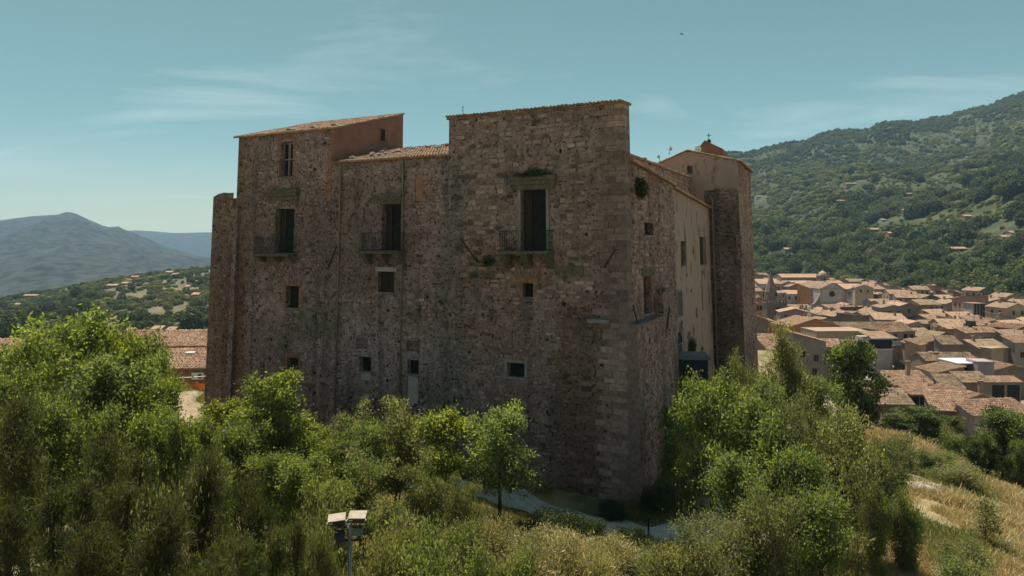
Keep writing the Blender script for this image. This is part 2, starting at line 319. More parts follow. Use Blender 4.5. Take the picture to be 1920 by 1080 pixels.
# one square lattice near the castle, polar beyond it; every piece follows the same height function
gx = np.arange(-110, 151, 1.0); gy = np.arange(-40, 101, 1.0); GX, GY = np.meshgrid(gx, gy)
obj('ground', np_grid('ground', np.stack([GX, GY, height(GX, GY)], -1), 'ground_near'), kind='structure')
def sheet(name, pa, pb, y0, y1, n, nc, m, dz=0, cut=0):
    u = (np.linspace(pa, pb, nc)-960)/F; D = np.geomspace(y0, y1, n)
    U, DD = np.meshgrid(u, D); XX = U*DD
    HH = height(XX, DD)+dz; Zb = np.clip(560-(960+F*U-1360)*.52, 265, 620)
    if cut == 1: HH = HH-4*ss(2, 14, DD-Zb)
    if cut == -1: HH = HH-4*ss(6, 20, Zb-DD)
    return obj(name, np_grid(name, np.stack([XX, DD, HH], -1), m), kind='structure')
sheet('town_ground', 900, 3600, 96, 600, 90, 200, 'ground_town', -.12, 1)
sheet('wooded_hill', 900, 3600, 262, 2300, 190, 420, 'ground_hill', -.05, -1)
sheet('valley_slope', -2200, 1150, 92, 1360, 130, 330, 'ground_left', -.12)
sheet('mountain', -3600, 1300, 1330, 7000, 170, 560, 'ground_mount', -.3)
PATH = [(-9, 39.5), (-5, 38.2), (-1.5, 36.3), (1.2, 34.4), (3.5, 33.0), (6, 32.0), (8.4, 32.2), (10.5, 33.4), (12.0, 35.6), (13.4, 38.5)]
def catmull(P, n=8):
    P = [np.array(p, float) for p in P]; o = []
    for i in range(len(P)-1):
        a, b, c, d = P[max(i-1, 0)], P[i], P[i+1], P[min(i+2, len(P)-1)]
        for k in range(n):
            t = k/n; o.append(.5*((2*b)+(c-a)*t+(2*a-5*b+4*c-d)*t*t+(3*b-a-3*c+d)*t**3))
    o.append(P[-1]); return np.array(o)
pc = catmull(PATH); pd = np.gradient(pc, axis=0); pn = np.stack([-pd[:, 1], pd[:, 0]], -1); pn /= np.linalg.norm(pn, axis=1)[:, None]
rows = []
for k in np.linspace(-1, 1, 7):
    q = pc+pn*(k*(1.2+.2*np.sin(np.arange(len(pc))*.7+k))[:, None]); rows.append(np.stack([q[:, 0], q[:, 1], height(q[:, 0], q[:, 1])+.06-.03*abs(k)], -1))
obj('path', np_grid('path', np.array(rows), 'gravel'), kind='structure')
# bare, trodden strip left of the castle
TR = catmull([(-27, 58), (-25.5, 54), (-23.2, 50), (-22, 46), (-21.5, 42), (-20.5, 38)])
td = np.gradient(TR, axis=0); tn = np.stack([-td[:, 1], td[:, 0]], -1); tn /= np.linalg.norm(tn, axis=1)[:, None]; rows = []
for k in np.linspace(-1, 1, 5):
    q = TR+tn*(k*(1.0+.3*np.sin(np.arange(len(TR))*.9))[:, None]); rows.append(np.stack([q[:, 0], q[:, 1], height(q[:, 0], q[:, 1])+.07-.03*abs(k)], -1))
mat('trodden', (.22, .165, .105), (.31, .245, .165), .8, .95, .5, 6)
obj('track', np_grid('track', np.array(rows), 'trodden'), kind='structure')
# ------------------------------------------------------------------ castle frame
C0 = pw(1169, 190, 36.0); TH = math.atan2(-.431, .903); ZTOP = C0.z
CXC, CYC, KT = -14.0, 12.0, .042
Rm = Matrix.Rotation(TH, 3, 'Z'); RmI = Rm.transposed()
def taper(p):
    s = 1+KT*(ZTOP-p[2])/20.0
    return (CXC+(p[0]-CXC)*s, CYC+(p[1]-CYC)*s, p[2])
cam_l = RmI@(Vector((0, 0, CAMZ))-Vector((C0.x, C0.y, 0)))
def ray(px, py): return RmI@Vector(((px-960)/F, 1, (HOR-py)/F))
def fpix(px, py, y0=0.0):                                     # picture point -> (x, z) on a wall facing the camera
    d = ray(px, py); s = 1.0
    for _ in range(8):
        yy = CYC+(y0-CYC)*s; t = (yy-cam_l.y)/d.y; p = cam_l+d*t; s = 1+KT*(ZTOP-p.z)/20.0
    return CXC+(p.x-CXC)/s, p.z
def spix(px, py, x0=0.0):                                     # picture point -> (y, z) on a wall facing right
    d = ray(px, py); s = 1.0
    for _ in range(8):
        xx = CXC+(x0-CXC)*s; t = (xx-cam_l.x)/d.x; p = cam_l+d*t; s = 1+KT*(ZTOP-p.z)/20.0
    return CYC+(p.y-CYC)/s, p.z
castle = empty('castle', (C0.x, C0.y, 0), TH)
tag(castle, 'large brown rubble stone castle with tall square corner tower and tiled roofs on the hill', 'castle')
YM = .35                                                      # plane of the middle wall, the tower stands proud at y = 0
xT, _ = fpix(842, 222); zTl = _; zTr = fpix(1168, 192)[1]; zT = (zTl+zTr)/2
xM, zMl = fpix(622, 303, YM); zM = (zMl+fpix(838, 290, YM)[1])/2
xL, zLl = fpix(448, 259, YM); zL = (zLl+fpix(622, 242, YM)[1])/2+.10
xE, zE = fpix(397, 440, .1); zE = fpix(420, 362, .1)[1]
print('castle', xT, xM, xL, xE, 'z', zT, zM, zL, zE, zTl, zTr)
ZB = .6
S1, S1z = spix(1263, 346, 0.0); S2 = spix(1333, 500, -.25)[0]
x3 = 2.0; S3 = spix(1412, 500, x3)[0]
print('side', S1, S2, S3)

# ---- openings on the front (pixel boxes read off the photograph): kind, box
def fo(px0, px1, py0, py1, y0):
    a0, z1 = fpix(px0, py0, y0); a1, z0 = fpix(px1, py1, y0); return [a0, a1, z0, z1]
OPEN_M = [   # name, box, depth, filling, surround, label
    ('window', fo(528, 548, 267, 332, YM), .35, 'casement', 'brick_arch', 'arched window with brick surround high on the left block'),
    ('door', fo(518, 550, 392, 474, YM), .5, 'void', None, 'open balcony doorway of the left block'),
    ('door', fo(717, 751, 383, 470, YM), .5, 'void', None, 'open balcony doorway between the drainpipes'),
    ('window', fo(709, 739, 509, 548, YM), .4, 'shutter', 'lintel', 'window with pale lintel under the middle balcony'),
    ('window', fo(537, 560, 536, 578, YM), .4, 'void', 'brick', 'dark open window at mid height of the left block'),
    ('window', fo(539, 560, 670, 697, YM), .4, 'shutter', 'brick', 'small low window with reddish brick surround'),
    ('window', fo(674, 695, 668, 698, YM), .4, 'void', None, 'dark window above a pale blocked panel'),
    ('niche', fo(667, 689, 633, 655, YM), .3, 'mortar', None, None),
    ('niche', fo(762, 786, 638, 660, YM), .35, 'mortar', None, None),
    ('window', fo(764, 785, 674, 703, YM), .4, 'void', None, 'dark window above a tall pale blocked door'),
    ('blocked_door', fo(763, 784, 705, 758, YM), .12, 'pale_panel', None, None),
    ('blocked_window', fo(675, 694, 699, 715, YM), .10, 'pale_panel', None, None),
    ('blocked_window', fo(681, 692, 737, 757, YM), .10, 'pale_panel', None, None),
    ('blocked_window', fo(779, 792, 327, 377, YM), .12, 'brick', None, None),
]
OPEN_T = [
    ('door', fo(976, 1025, 356, 472, 0), .5, 'void', 'stone', 'tall balcony doorway with pale stone jamb in the tower'),
    ('window', fo(980, 1000, 531, 557, 0), .4, 'void', 'brick', 'small square window with brick jambs in the tower'),
    ('window', fo(951, 984, 679, 709, 0), .45, 'void', 'stone', 'lower square window with grey stone frame in the tower'),
]
def holes(lst, y0, sz=.16):
    o = []
    for px, py in lst:
        a, z = fpix(px, py, y0); w = sz*random.uniform(.7, 1.25); h = sz*random.uniform(.8, 1.5); o.append(('hole', [a-w/2, a+w/2, z-h/2, z+h/2], .28, 'mortar', None, None))
    return o
OPEN_M += holes([(478, 506), (500, 524), (473, 558), (464, 583), (486, 573), (505, 617), (478, 638), (509, 637), (536, 650), (472, 690), (506, 672), (590, 699), (602, 705), (658, 634), (635, 660), (634, 682), (702, 637), (711, 663), (749, 641), (748, 665), (726, 686), (726, 714), (692, 523), (727, 582), (822, 480), (824, 566), (801, 558), (820, 722), (455, 630), (590, 738), (657, 745), (497, 405), (470, 300), (590, 318), (610, 268), (476, 303)], YM)
OPEN_T += holes([(1051, 283), (1026, 637), (924, 630), (902, 627), (966, 631), (947, 645), (867, 746), (1026, 773), (990, 772), (1127, 683), (1058, 571), (1035, 478), (905, 590), (880, 660), (1118, 325), (893, 225), (1100, 440)], 0, .15)
OPEN_S = []
def so_(px0, px1, py0, py1, x0):
    a0, z1 = spix(px0, py0, x0); a1, z0 = spix(px1, py1, x0); zz1 = spix(px1, py0, x0)[1]; zz0 = spix(px0, py1, x0)[1]
    return [a0, a1, (z0+zz0)/2, (z1+zz1)/2]
OPEN_S += [('window', so_(1206, 1222, 518, 588, 0), .4, 'shutter', None, 'tall dark window under a carved lintel on the right flank'),
           ('window', so_(1208, 1225, 418, 441, 0), .35, 'void', None, 'dark upper window on the right flank')]
OPEN_P = [('window', so_(1276, 1286, 452, 498, -.25), .3, 'shutter', None, 'narrow arched window in the plastered flank'),
          ('window', so_(1311, 1325, 444, 496, -.25), .35, 'shutter', None, 'tall window with crumbling edge in the plastered flank'),
          ('window', so_(1270, 1279, 546, 592, -.25), .3, 'shutter', 'stone', 'slender framed window low in the plastered flank'),
          ('window', so_(1315, 1318.5, 534, 580, -.25), .3, 'void', None, 'narrow slit window in the plastered flank'),
          ('door', so_(1269, 1280, 646, 675, -.25), .5, 'void', None, 'arched doorway above the blue cabin')]

# ---- colour of the masonry by place (true differences of stone, brick and moss; light does the rest, except shade painted as mortar pits)
def soft(v, a, b, w): return ss(a-w, a+w, v)*(1-ss(b-w, b+w, v))
mo = fo(825, 876, 285, 880, 0); br = fo(1043, 1132, 560, 930, 0); pl = fo(560, 832, 590, 765, YM); rd = fo(395, 447, 400, 780, .1); rd2 = fo(425, 449, 470, 720, .1); lg = fo(1040, 1096, 495, 522, 0); st = fo(1085, 1148, 596, 650, 0); hd = fo(950, 1046, 325, 356, 0); hd2 = fo(498, 566, 352, 372, YM); rdT = fo(848, 960, 445, 640, 0); gl = fo(555, 640, 575, 640, YM); gb = fo(885, 945, 478, 520, 0); uT = fpix(1000, 440)[1]
def wallcol(x, z):
    x = np.asarray(x, float); z = np.asarray(z, float)
    n1 = fbm(x*.35, z*.35, 1); n2 = fbm(x*1.3+9, z*1.3, 2); n3 = fbm(x*.16, z*.5, 4)
    c = np.stack([.262+0*x, .218+0*x, .186+0*x], -1)
    def mixc(c, w, col): w = np.clip(w, 0, 1)[..., None]; return c*(1-w)+np.array(col)*w
    c = mixc(c, ss(.45, .62, n1)*.6, (.33, .275, .235)); c = mixc(c, ss(.50, .66, n3)*.55, (.20, .175, .14)); c = mixc(c, ss(.56, .72, n2)*.45, (.24, .165, .12))
    tow = (x > xT); c = mixc(c, tow*ss(uT-1, uT+2, z)*.6, (.30, .255, .20))
    wob = (n2-.5)*1.2
    c = mixc(c, soft(x+wob, pl[0], pl[1], .8)*soft(z+wob, pl[2], pl[3], .6)*.75, (.33, .285, .26))
    c = mixc(c, soft(x+wob, mo[0], mo[1], .45)*ss(mo[2]-.5, mo[2]+2, z)*(1-ss(mo[3]-1, mo[3], z))*(.45+.5*n2), (.175, .182, .15))
    c = mixc(c, soft(x+wob*.8, br[0], br[1], .3)*soft(z+wob*2, -2, br[3], .8)*.85, (.175, .125, .09))
    c = mixc(c, soft(x+wob, rdT[0], rdT[1], .8)*soft(z+wob, rdT[2], rdT[3], 1)*n2*.7, (.25, .165, .10))
    c = mixc(c, (x < rd[1])*.7, (.215, .165, .115)); c = mixc(c, soft(x+wob*.5, rd2[0], rd2[1], .25)*soft(z+wob, rd2[2], rd2[3], 1)*.75, (.19, .105, .06))
    for q in (lg, st, hd, hd2, gl, gb): c = mixc(c, soft(x+wob*.5, q[0], q[1], .35)*soft(z+wob*.6, q[2], q[3], .3)*.65, (.12, .135, .085))
    # rain streaks below the balconies and roof valleys
    s = vnoise(x*2.6, z*.16, 8); c = mixc(c, ss(.62, .88, s)*.6, (.115, .102, .088))
    c = mixc(c, ss(.52, .66, fbm(x*.12+4, z*.22, 19))*.45, (.155, .125, .10))
    return c
def sidecol(y, z):
    c = wallcol(y*1.1+60, z); y = np.asarray(y, float); z = np.asarray(z, float); n = fbm(y*.8, z*.8, 7)
    c = c*1.06+np.array([.012, .004, 0])
    w = (np.exp(-((y-5.5)/1.0)**2)*ss(zS_led-1.4, zS_led, z)*.4)[..., None]; c = c*(1-w)+np.array([.2, .12, .09])*w
    return c
zS_led = spix(1230, 600, .5)[1]

# ---- a wall panel: lattice with real openings, reveals and backs. P(a, b, d): along, up, into the wall
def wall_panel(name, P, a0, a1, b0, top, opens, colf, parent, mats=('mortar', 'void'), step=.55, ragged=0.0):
    mb = MB(); tp = top if callable(top) else (lambda a: top)
    zs = {b0}; xs = {a0, a1}
    for nm, bx, dp, fill, sur, lb in opens:
        xs |= {bx[0], bx[1]}; zs |= {bx[2], bx[3]}
    tmin = min(tp(a) for a in np.linspace(a0, a1, 30))
    def dens(s, lo, hi):
        s = sorted(v for v in s if lo-1e-6 <= v <= hi+1e-6); o = []
        for p, q in zip(s[:-1], s[1:]):
            if q-p < .004: continue
            n = max(1, int(math.ceil((q-p)/step))); o += [p+(q-p)*i/n for i in range(n)]
        return o+[s[-1]]
    X = dens(xs, a0, a1); omax = max([o[1][3] for o in opens]+[b0+1]); Zs = dens(zs | {max(omax+.05, tmin-.6)}, b0, max(omax+.05, tmin-.6))
    nz_ = len(Zs); extra = 3
    grid = {}
    A = []; B = []
    for i, a in enumerate(X):
        zt = tp(a); zl = Zs[-1]
        for j, z in enumerate(Zs): grid[i, j] = len(A); A.append(a); B.append(min(z, zt))
        for e in range(1, extra+1): grid[i, nz_-1+e] = len(A); A.append(a); B.append(max(zl, zl+(zt-zl)*e/extra) if zt > zl else zt)
    A = np.array(A); B = np.array(B); cols = colf(A, B)
    wob = (fbm(A*.9, B*.9, 17)-.5)*.05
    edge = (np.abs(A-a0) < 1e-6) | (np.abs(A-a1) < 1e-6)
    wob[edge] = 0
    vs = [P(a, b, w) for a, b, w in zip(A, B, wob)]
    base = len(mb.v); mb.v += [tuple(v) for v in vs]; mb.c += [tuple(c) for c in cols]
    def inside(a, z): return any(o[1][0] < a < o[1][1] and o[1][2] < z < o[1][3] for o in opens)
    for i in range(len(X)-1):
        for j in range(nz_-1+extra):
            k = (grid[i, j], grid[i+1, j], grid[i+1, j+1], grid[i, j+1])
            ca = (A[k[0]]+A[k[1]])/2; cz = (B[k[0]]+B[k[3]])/2
            if B[k[3]]-B[k[0]] < 1e-5 and B[k[2]]-B[k[1]] < 1e-5: continue
            if inside(ca, cz): continue
            mb.f.append(k); mb.m.append(0); mb.sm.append(False)
    for nm, bx, dp, fill, sur, lb in opens:
        p, q, r, s_ = bx; c = tuple(colf(np.array([(p+q)/2]), np.array([(r+s_)/2]))[0])
        e = -.012
        v = [P(p, r, e), P(q, r, e), P(q, s_, e), P(p, s_, e), P(p, r, dp), P(q, r, dp), P(q, s_, dp), P(p, s_, dp)]
        mb.add(v, [(0, 1, 5, 4), (1, 2, 6, 5), (2, 3, 7, 6), (3, 0, 4, 7)], 0, c)
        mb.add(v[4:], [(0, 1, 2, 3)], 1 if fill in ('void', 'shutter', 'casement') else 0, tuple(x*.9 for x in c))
    return build(mb, name, mats, parent, taper, tint=True)

# ---- masonry: irregular stones standing proud of the mortar
STONES = []                                                  # (apparent size, verts, faces, colour)
def lay_stones(P, a0, a1, b0, b1, opens, colf, hr, wr, keep, seed, jit=.16, blocky=.4, top=None, mask=None, near=1.0, proud=(.015, .055)):
    rg = np.random.default_rng(seed); z = b0
    ox = [(o[1][0]-.04, o[1][1]+.04, o[1][2]-.04, o[1][3]+.04) for o in opens]
    while z < b1:
        h = rg.uniform(*hr); a = a0-rg.uniform(0, .2)
        while a < a1:
            w = rg.uniform(*wr)*(h/np.mean(hr))**.4; ca = a+w/2; cz = z+h/2+rg.normal(0, .012); a += w+rg.uniform(.012, .05)
            if rg.random() > keep: continue
            if ca-w/2 < a0 or ca+w/2 > a1 or (top is not None and cz+h/2 > top(ca)-.03): continue
            if mask is not None and not mask(ca, cz): continue
            hh = h*rg.uniform(.72, 1.0)
            if any(ca+w/2 > o[0] and ca-w/2 < o[1] and cz+hh/2 > o[2] and cz-hh/2 < o[3] for o in ox): continue
            n = 5 if rg.random() < .3 else 6
            if rg.random() < blocky: pts = [(-1, -1), (1, -1), (1, 1), (-1, 1)]
            else:
                th = np.sort(rg.uniform(-.25, .25, n)+np.arange(n)*2*math.pi/n+rg.uniform(0, 1)); pts = [(math.copysign(abs(math.cos(t))**.6, math.cos(t)), math.copysign(abs(math.sin(t))**.6, math.sin(t))) for t in th]
            pts = [(ca+x*w/2*(1-jit*rg.random()), cz+y*hh/2*(1-jit*rg.random())) for x, y in pts]
            pr = rg.uniform(*proud); tl = rg.normal(0, .009, 2); m = len(pts)
            vs = [P(x, y, .03) for x, y in pts]+[P(ca+(x-ca)*.90, cz+(y-cz)*.86, -pr+tl[0]*(x-ca)/w*2+tl[1]*(y-cz)/hh*2) for x, y in pts]
            fs = [tuple(range(m, 2*m))]+[(i, (i+1) % m, m+(i+1) % m, m+i) for i in range(m)]
            c = colf(np.array([ca]), np.array([cz]))[0]; l = rg.choice([.42, .66, .85, 1.0, 1.15, 1.34], p=[.06, .13, .24, .29, .19, .09])*rg.uniform(.92, 1.08); hue = rg.normal(0, .035)
            STONES.append((w*hh*near, vs, fs, (c[0]*l*(1+hue), c[1]*l, c[2]*l*(1-hue*1.3))))
        z += h+rg.uniform(.005, .03)
def PF(y0): return lambda a, b, d: (a, y0+d, b)
def PS(x0): return lambda a, b, d: (x0-d, a, b)
# ragged top of the ruined left corner
def rag(a): return zE+(fbm(np.array([a*2.2]), np.array([.5]), 77)[0]-.5)*.35*min(1, max(0, (xL-a)/.5))-.25*max(0, 1-(a-xE)/.6)
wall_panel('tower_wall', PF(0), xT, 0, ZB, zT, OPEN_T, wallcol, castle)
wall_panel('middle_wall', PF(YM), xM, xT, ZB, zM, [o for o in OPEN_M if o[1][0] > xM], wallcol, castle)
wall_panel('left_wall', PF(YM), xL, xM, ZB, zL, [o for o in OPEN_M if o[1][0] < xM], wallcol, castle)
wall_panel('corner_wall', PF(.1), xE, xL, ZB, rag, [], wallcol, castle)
# flanks, tops and backs, so that nothing is hollow to the sun
def colw(c): return lambda a, b: np.tile(np.array(c), (len(np.atleast_1d(a)), 1))
mb = MB(); g = (.24, .2, .165)
mb.box(xT+.01, -.012, 1.02, 1.05, zM-1, zT-.02, col=g)         # back of the tower screen
mb.box(xT, xT+.012, .012, 1.04, ZB, zT-.01, col=g)             # left return of the tower
mb.box(xE, xL+.4, .11, 3.5, ZB, zE-1.0, col=g); mb.box(xL, xL+.02, YM+.01, 9.0, zE-1.2, zL-.02, col=g)
mb.box(xE+.4, xL+.3, .5, 2.6, zE-1.0, zE-.35, col=g)
mb.box(xE+.3, xT+.1, 9.0, 9.4, ZB, zL-.1, col=g)
mb.box(xE, xE+.02, .12, 9.4, ZB, zE-.9, col=g)
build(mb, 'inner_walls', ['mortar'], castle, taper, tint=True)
# side: stone flank with raking eave, plastered flank, far tower
sA = spix(1180, 300, 0.0); sB = spix(1263, 347, 0.0)
def rakeS(a): return sA[1]+(sB[1]-sA[1])*(a-sA[0])/(sB[0]-sA[0])
pA = spix(1265, 354, -.25); pB = spix(1333, 392, -.25)
def rakeP(a): return pA[1]+(pB[1]-pA[1])*(a-pA[0])/(pB[0]-pA[0])
print('rake', sA, sB, pA, pB)
def topS(a): return zT if a < 1.04 else rakeS(a)
wall_panel('side_wall', PS(0), 0, 1.04, ZB, zT, [], sidecol, castle)
wall_panel('side_wall', PS(-.004), 1.04, S1, ZB-1.5, rakeS, OPEN_S, sidecol, castle)
plcol = lambda a, b: np.ones((len(np.atleast_1d(a)), 3))
wall_panel('plaster_wall', PS(-.25), S1, S2+.3, ZB-3, rakeP, OPEN_P, plcol, castle, mats=('plaster', 'void'))
mb = MB(); mb.box(-.25, -.005, S1-.3, S1, ZB-2, rakeP(S1)); build(mb, 'plaster_return', ['plaster'], castle, taper)
# lower block that carries the little terrace on the right flank
L0 = spix(1196, 700, .5)[0]; L1 = spix(1264, 700, .55)[0]
wall_panel('terrace_wall', PS(.55), L0, L1, ZB-2, lambda a: zS_led+.02*math.sin(a*5), [], sidecol, castle)
mb = MB(); mb.box(-.02, .545, L0-.03, L0, ZB-1, zS_led, col=(.2, .165, .135)); mb.box(-.02, .545, L1-.002, L1+.03, ZB-2, zS_led, col=(.2, .165, .135)); mb.box(-.02, .57, L0-.04, L1+.04, zS_led, zS_led+.09, col=(.17, .16, .13)); build(mb, 'terrace_ledge', ['stone'], castle, taper, tint=True)
q0 = spix(1243, 575, .5)[0]; zq = spix(1254, 546, .5)[1]
mb = MB(); mb.box(.0, .53, q0, L1-.03, zS_led+.09, zq, col=(.23, .195, .16)); mb.box(.02, .56, q0+.5, L1-.06, zq, zq+.18, col=(.21, .19, .15)); build(mb, 'terrace_parapet', ['mortar'], castle, taper, tint=True)
# set-back upper wall behind the lean-to roof
uA = spix(1180, 291, -1.7); uB = spix(1338, 350, -1.7)
def rakeU(a): return uA[1]+(uB[1]-uA[1])*(a-uA[0])/(uB[0]-uA[0])
wall_panel('upper_wall', PS(-1.7), 1.05, uB[0], rakeU(uB[0])-4.5, rakeU, [], lambda a, b: sidecol(a+31, b)*1.05, castle)
mb = MB()
for a, b in ((uA[0], uB[0]),):
    mb.add([(-1.72, a, rakeU(a)), (-1.72, b, rakeU(b)), (-9, b, rakeU(b)-1.0), (-9, a, rakeU(a)-1.0)], [(0, 1, 2, 3)], 0, g)
mb.add([(-.01, S1-.02, ZB-1), (-9, S1, ZB-1), (-9, S1, rakeS(S1)-.1), (-.02, S1-.02, rakeS(S1)-.1)], [(0, 1, 2, 3)], 0, g)
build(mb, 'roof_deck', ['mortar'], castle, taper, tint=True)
# far tower
yF = S2
gA = fpix(1236, 306, yF); gP = fpix(1288, 284, yF); gC = fpix(1320, 289, yF); gD = fpix(1382, 301, yF); xg = gD[0]; x3 = xg
S3 = spix(1414, 500, x3)[0]
print('fartower', gA, gP, gC, gD, S3)
gpts = [(gA[0], gA[1]), (gP[0], gP[1]), (gC[0], gC[1]), (gD[0], gD[1])]
def topG(a): return float(np.interp(a, [p[0] for p in gpts], [p[1] for p in gpts]))
hole = [('window', fo(1288, 1299, 311, 325, yF), .5, 'void', None, 'dark square opening in the rosy gable at the back')]
xw = fpix(1334, 400, yF)[0]; zpl = fpix(1350, 352, yF)[1]
wall_panel('gable_wall', PF(yF), gA[0]-1.5, xg, zpl-2.2, topG, hole, plcol, castle, mats=('plaster', 'void'))
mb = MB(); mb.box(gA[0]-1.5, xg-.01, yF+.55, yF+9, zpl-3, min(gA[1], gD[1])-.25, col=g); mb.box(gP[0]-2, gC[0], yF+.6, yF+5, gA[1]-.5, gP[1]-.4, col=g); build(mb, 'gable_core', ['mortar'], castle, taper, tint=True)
def ftc(a, b):
    c = wallcol(a+90, b); w = ss(.35, .6, fbm(a*.5, b*.25, 5))[..., None]*.65; return (c*(1-w)+np.array([.135, .135, .10])*w)*.85
wall_panel('far_tower_wall', PF(yF-.05), -.6, x3, ZB-4, zpl-.2, [], ftc, castle)
zs3 = spix(1384, 303, x3)[1]
OPEN_F = [('window', so_(1386.5, 1390, 532, 566, x3), .3, 'void', None, 'slit window in the far tower'), ('window', so_(1387, 1391, 440, 486, x3), .3, 'void', None, 'upper slit window in the far tower')]
def ftc2(a, b): return wallcol(a+130, b)*1.08+np.array([.02, .006, 0])
wall_panel('far_tower_wall', PS(x3), yF, S3, ZB-5, zs3, OPEN_F, ftc2, castle)
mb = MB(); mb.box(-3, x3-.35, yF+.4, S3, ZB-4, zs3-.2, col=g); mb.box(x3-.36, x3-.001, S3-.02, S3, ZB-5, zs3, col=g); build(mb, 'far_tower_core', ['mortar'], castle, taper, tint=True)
# quoins of the corner: real corner blocks, alternating long and short
QU = []
z = ZB; k = 0
while z < zT-.1:
    h = random.uniform(.27, .37); L = (.92 if k % 2 else .52)*random.uniform(.85, 1.15); L2 = (.5 if k % 2 else .85)*random.uniform(.85, 1.15); e = random.uniform(.015, .04)
    if z+h > rakeS(1.1): L2 = min(L2, .95)
    mb = MB(); x1, y1 = e, -e; bz = .012; zz0, zz1 = z+bz, min(z+h, zT)-bz
    c = wallcol(np.array([-.3]), np.array([z]))[0]; l = random.choice([.8, .95, 1.1, 1.2, 1.3]); col = (c[0]*l*1.03, c[1]*l*1.02, c[2]*l*1.02)
    vs = [(-L, y1+.006, zz0), (x1, y1, zz0), (x1-.004, L2, zz0), (-L, .05, zz0), (-.05, L2, zz0)]
    up = [(p[0]*random.uniform(.98, 1.0) if p[0] < -.1 else p[0], p[1], zz1) for p in vs]
    poly = [0, 1, 2, 4, 3]; V = [vs[i] for i in poly]+[up[i] for i in poly]
    mb.add(V, [(4, 3, 2, 1, 0), (5, 6, 7, 8, 9)]+[(i, (i+1) % 5, 5+(i+1) % 5, 5+i) for i in range(5)], 0, col)
    QU.append((mb, h)); 
    # second facade block beside the short one
    w2 = random.uniform(.5, .85); x1b = -L-.025; mb2 = MB(); l = random.choice([.8, .95, 1.1, 1.2]); col = (c[0]*l, c[1]*l, c[2]*l*.98); e2 = random.uniform(.01, .035)
    j = [random.uniform(-.012, .012) for _ in range(8)]
    mb2.add([(x1b-w2, .03, zz0), (x1b, .03, zz0), (x1b, .03, zz1), (x1b-w2, .03, zz1), (x1b-w2+.02+j[0], -e2, zz0+.015), (x1b-.015, -e2+j[1]*.4, zz0+.012), (x1b-.015+j[2]*.5, -e2, zz1-.015), (x1b-w2+.02+j[3], -e2, zz1-.012)], [(4, 5, 6, 7), (0, 1, 5, 4), (1, 2, 6, 5), (2, 3, 7, 6), (3, 0, 4, 7)], 0, col)
    QU.append((mb2, h)); z += h; k += 1
QX = -1.75
zq_ = uT-3.2
lay_stones(PF(0), xT+.05, QX, zq_, zT, OPEN_T, wallcol, (.20, .36), (.28, .70), .93, 3, blocky=.75, jit=.12, near=1.5)
lay_stones(PF(0), QX-1.2, QX, ZB, zq_, OPEN_T, wallcol, (.22, .36), (.35, .75), .9, 4, blocky=.8, jit=.1, near=1.5, mask=lambda a, b: a > QX-.4-.9*math.sin(b*1.3)**2)
lay_stones(PF(0), xT+.05, QX-.05, ZB, zq_-.02, OPEN_T, wallcol, (.12, .24), (.15, .48), .84, 5, mask=lambda a, b: a < QX-.45-.9*math.sin(b*1.3)**2)
mT = [o for o in OPEN_M if o[1][0] > xM]; mL = [o for o in OPEN_M if o[1][0] < xM]
plm = lambda a, b: not (fbm(np.array([a*.45]), np.array([b*.45]), 1)[0] > .60)
lay_stones(PF(YM), xM+.05, xT-.03, ZB, zM, mT, wallcol, (.12, .24), (.14, .44), .80, 6, mask=plm)
lay_stones(PF(YM), xL+.03, xM-.02, ZB, zL, mL, wallcol, (.12, .25), (.15, .46), .80, 7, mask=plm)
lay_stones(PF(.1), xE+.05, xL-.02, ZB, zE, [], wallcol, (.11, .22), (.16, .42), .86, 8, top=rag)
lay_stones(PS(0), .58, S1-.03, zS_led+.1, zT, OPEN_S, sidecol, (.16, .30), (.22, .6), .9, 9, top=rakeS, blocky=.6)
lay_stones(PS(.55), L0+.03, L1-.03, ZB-1, zS_led-.05, [], sidecol, (.13, .26), (.16, .5), .78, 10)
lay_stones(PS(-.004), .58, L0, ZB-1, zS_led-.02, OPEN_S, sidecol, (.15, .28), (.2, .5), .85, 12)
lay_stones(PS(-1.7), 1.1, uB[0], rakeU(uB[0])-3, zT, [], lambda a, b: sidecol(a+31, b)*1.05, (.16, .28), (.2, .55), .9, 13, top=rakeU, blocky=.5)
lay_stones(PF(yF-.05), -.5, x3-.03, ZB-3, zpl-.25, [], ftc, (.16, .3), (.2, .5), .85, 14)
lay_stones(PS(x3), yF+.05, S3-.05, ZB-4, zs3, OPEN_F, ftc2, (.18, .34), (.25, .6), .8, 15)
STONES.sort(key=lambda s: -s[0])
nq = len(QU)
for mbq, h in QU: build(mbq, 'stone', ['stone'], castle, taper, tint=True)
NI = 298-nq
for s_, vs, fs, c in STONES[:NI]:
    mb = MB(); mb.add(vs, fs, 0, c); build(mb, 'stone', ['stone'], castle, taper, tint=True)
mb = MB()
for s_, vs, fs, c in STONES[NI:]: mb.add(vs, fs, 0, c)
build(mb, 'rubble_stones', ['stone'], castle, taper, tint=True, kind='stuff')
print('stones', len(STONES), nq)

